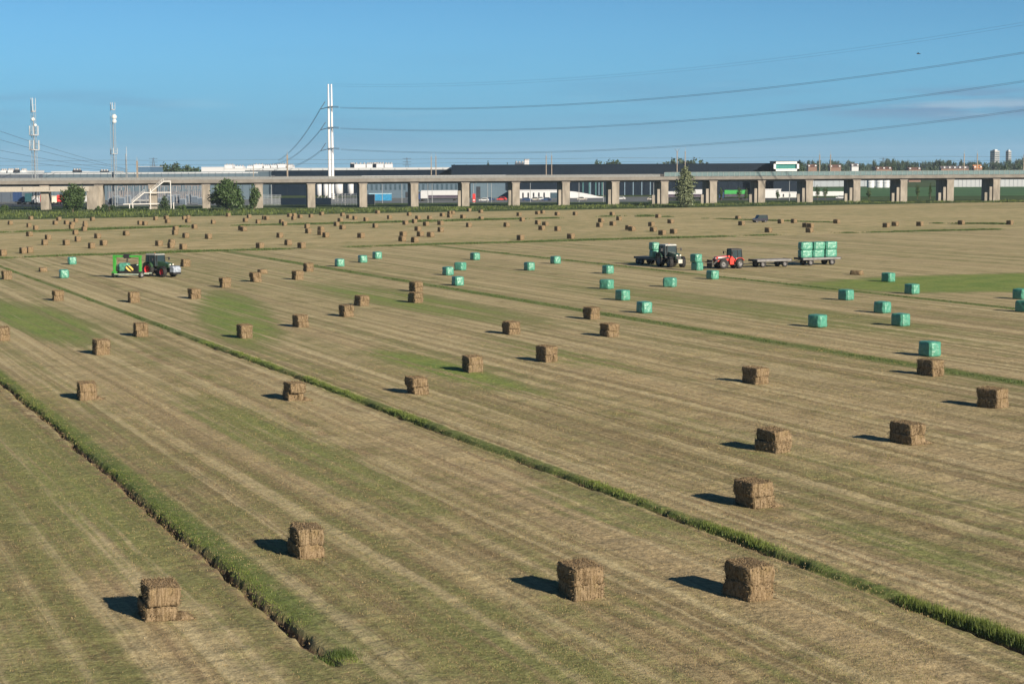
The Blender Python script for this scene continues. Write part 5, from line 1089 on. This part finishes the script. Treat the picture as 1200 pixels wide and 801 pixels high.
for k, (x, wp, yr, ye, rm, lab) in enumerate(((952, 10, 192.5, 195.5, RF, 'red brick house right of the framed office'), (979, 13, 193, 196, RF, 'low red roofed house between masts'), (1002, 8, 191.5, 195, RFG, 'grey roofed house with white gable'), (1036, 18, 195.5, 198, RF, 'long red roofed terrace behind the glass barrier'), (1119, 32, 194.5, 197.5, RFG, 'long terrace with white dormers in front of the town trees'), (1146, 9, 193.2, 197.5, bmat('orange_tile', (.40, .18, .08)), 'orange roofed house at the right mast pair'), (1072, 14, 196, 198.5, RF, 'low dark red roof under the town trees'))):
    Y = 1420.; a = at(x, 210, Y); W_ = wp*Y/F; zr, ze = hgt(x, yr, Y), hgt(x, ye, Y); t_ = thing('town_house', lab, 'house', (a[0], Y, 0)); b = MB(); b.box((0, 4, ze/2), (W_, 8, ze)); b.build('wall', BRK if k != 2 else WHB, t_)
    b = MB(); b.add([(-W_/2-.3, -.4, ze), (W_/2+.3, -.4, ze), (W_/2+.3, 4, zr), (-W_/2-.3, 4, zr), (-W_/2-.3, 8.4, ze), (W_/2+.3, 8.4, ze)], [(0, 1, 2, 3), (3, 2, 5, 4), (0, 3, 4), (1, 5, 2)]); b.build('roof', rm, t_)
    for s in np.linspace(-W_*.38, W_*.38, max(2, int(W_/4))): b = MB(); b.box((s, 1.2, (ze+zr)/2-.1), (1.3, 1.6, 1.1)); b.build('dormer', WHB, t_)
for x0, x1, yt, lab in ((1160.5, 1170.5, 176.8, 'left tower block with a bright side on the horizon'), (1178.5, 1184.5, 177, 'right narrow tower block on the horizon')):
    Y = 2700.; a = at((x0+x1)/2, 200, Y); W_ = (x1-x0)*Y/F; zt = hgt(x0, yt, Y); t_ = thing('tower_block', lab, 'tower block', (a[0], Y, 0), .5); b = MB(); b.box((0, 0, zt/2), (W_*.75, W_*.75, zt)); b.build('wall', bmat('tower_beige', (.26, .27, .28)), t_); b = MB()
    for z in np.arange(3, zt-2, 3.): b.box((0, -W_*.378, z), (W_*.68, .12, 1.2)); b.box((-W_*.378, 0, z), (.12, W_*.68, 1.2))
    b.build('window_band', GLB, t_); b = MB(); b.box((0, 0, zt+.8), (W_*.4, W_*.4, 1.6)); b.build('roof_housing', WHB, t_)
# rank grass on the bank before the viaduct
def area_grass(name, label, pts_near, pts_far, n, h, wid, m_):
    s = rng.uniform(0, 1, n); f = rng.uniform(0, 1, n); A_ = np.array([gp(*q) for q in pts_near]); B_ = np.array([gp(*q) for q in pts_far]); tt = np.linspace(0, 1, len(A_)); tb = np.linspace(0, 1, len(B_))
    Pn = np.stack([np.interp(s, tt, A_[:, k]) for k in range(3)], 1); Pf = np.stack([np.interp(s, tb, B_[:, k]) for k in range(3)], 1); P = Pn*(1-f[:, None])+Pf*f[:, None]; P[:, 2] = 0
    hh = h*(.35+1.1*vn(P[:, 0], P[:, 1], .12)*vn(P[:, 0]+50, P[:, 1], .4)+.2*rng.uniform(size=n)); return stuff(blades(name, P, hh, np.full(n, wid), m_, 3, .4), label, 'grass')
area_grass('bank_grass', 'rank green grass bank between the field end and the viaduct', [(-30, 257.2), (130, 255.3), (250, 253.2), (489, 248), (730, 243.7), (970, 238.8), (1230, 237)], [(-30, 247), (250, 245.5), (489, 243), (730, 240.6), (970, 237.6), (1230, 235)], 15000, .85, .22, leafmat('bank_blade', (.028, .048, .017), .5))
area_grass('bank_grass', 'lighter weeds standing in the bank grass before the viaduct', [(-30, 256.8), (250, 253), (489, 247.8), (730, 243.5), (970, 238.6), (1230, 236.8)], [(-30, 250), (250, 247.5), (489, 244), (730, 241), (970, 238), (1230, 236)], 3000, 1.2, .2, GREEN)

# the air over the plain
hm = bpy.data.materials.new('haze'); hm.use_nodes = True; hn = hm.node_tree; hn.nodes.remove(hn.nodes['Principled BSDF']); pv = hn.nodes.new('ShaderNodeVolumePrincipled'); pv.inputs['Density'].default_value = 6e-5; pv.inputs['Color'].default_value = (.62, .80, 1., 1); pv.inputs['Anisotropy'].default_value = 0.
hn.links.new(pv.outputs[0], hn.nodes['Material Output'].inputs['Volume'])
b = MB(); b.box((0, 2500, 47.), (16000, 12000, 96.)); hz_o = b.build('haze', hm); hz_o['kind'] = 'stuff'
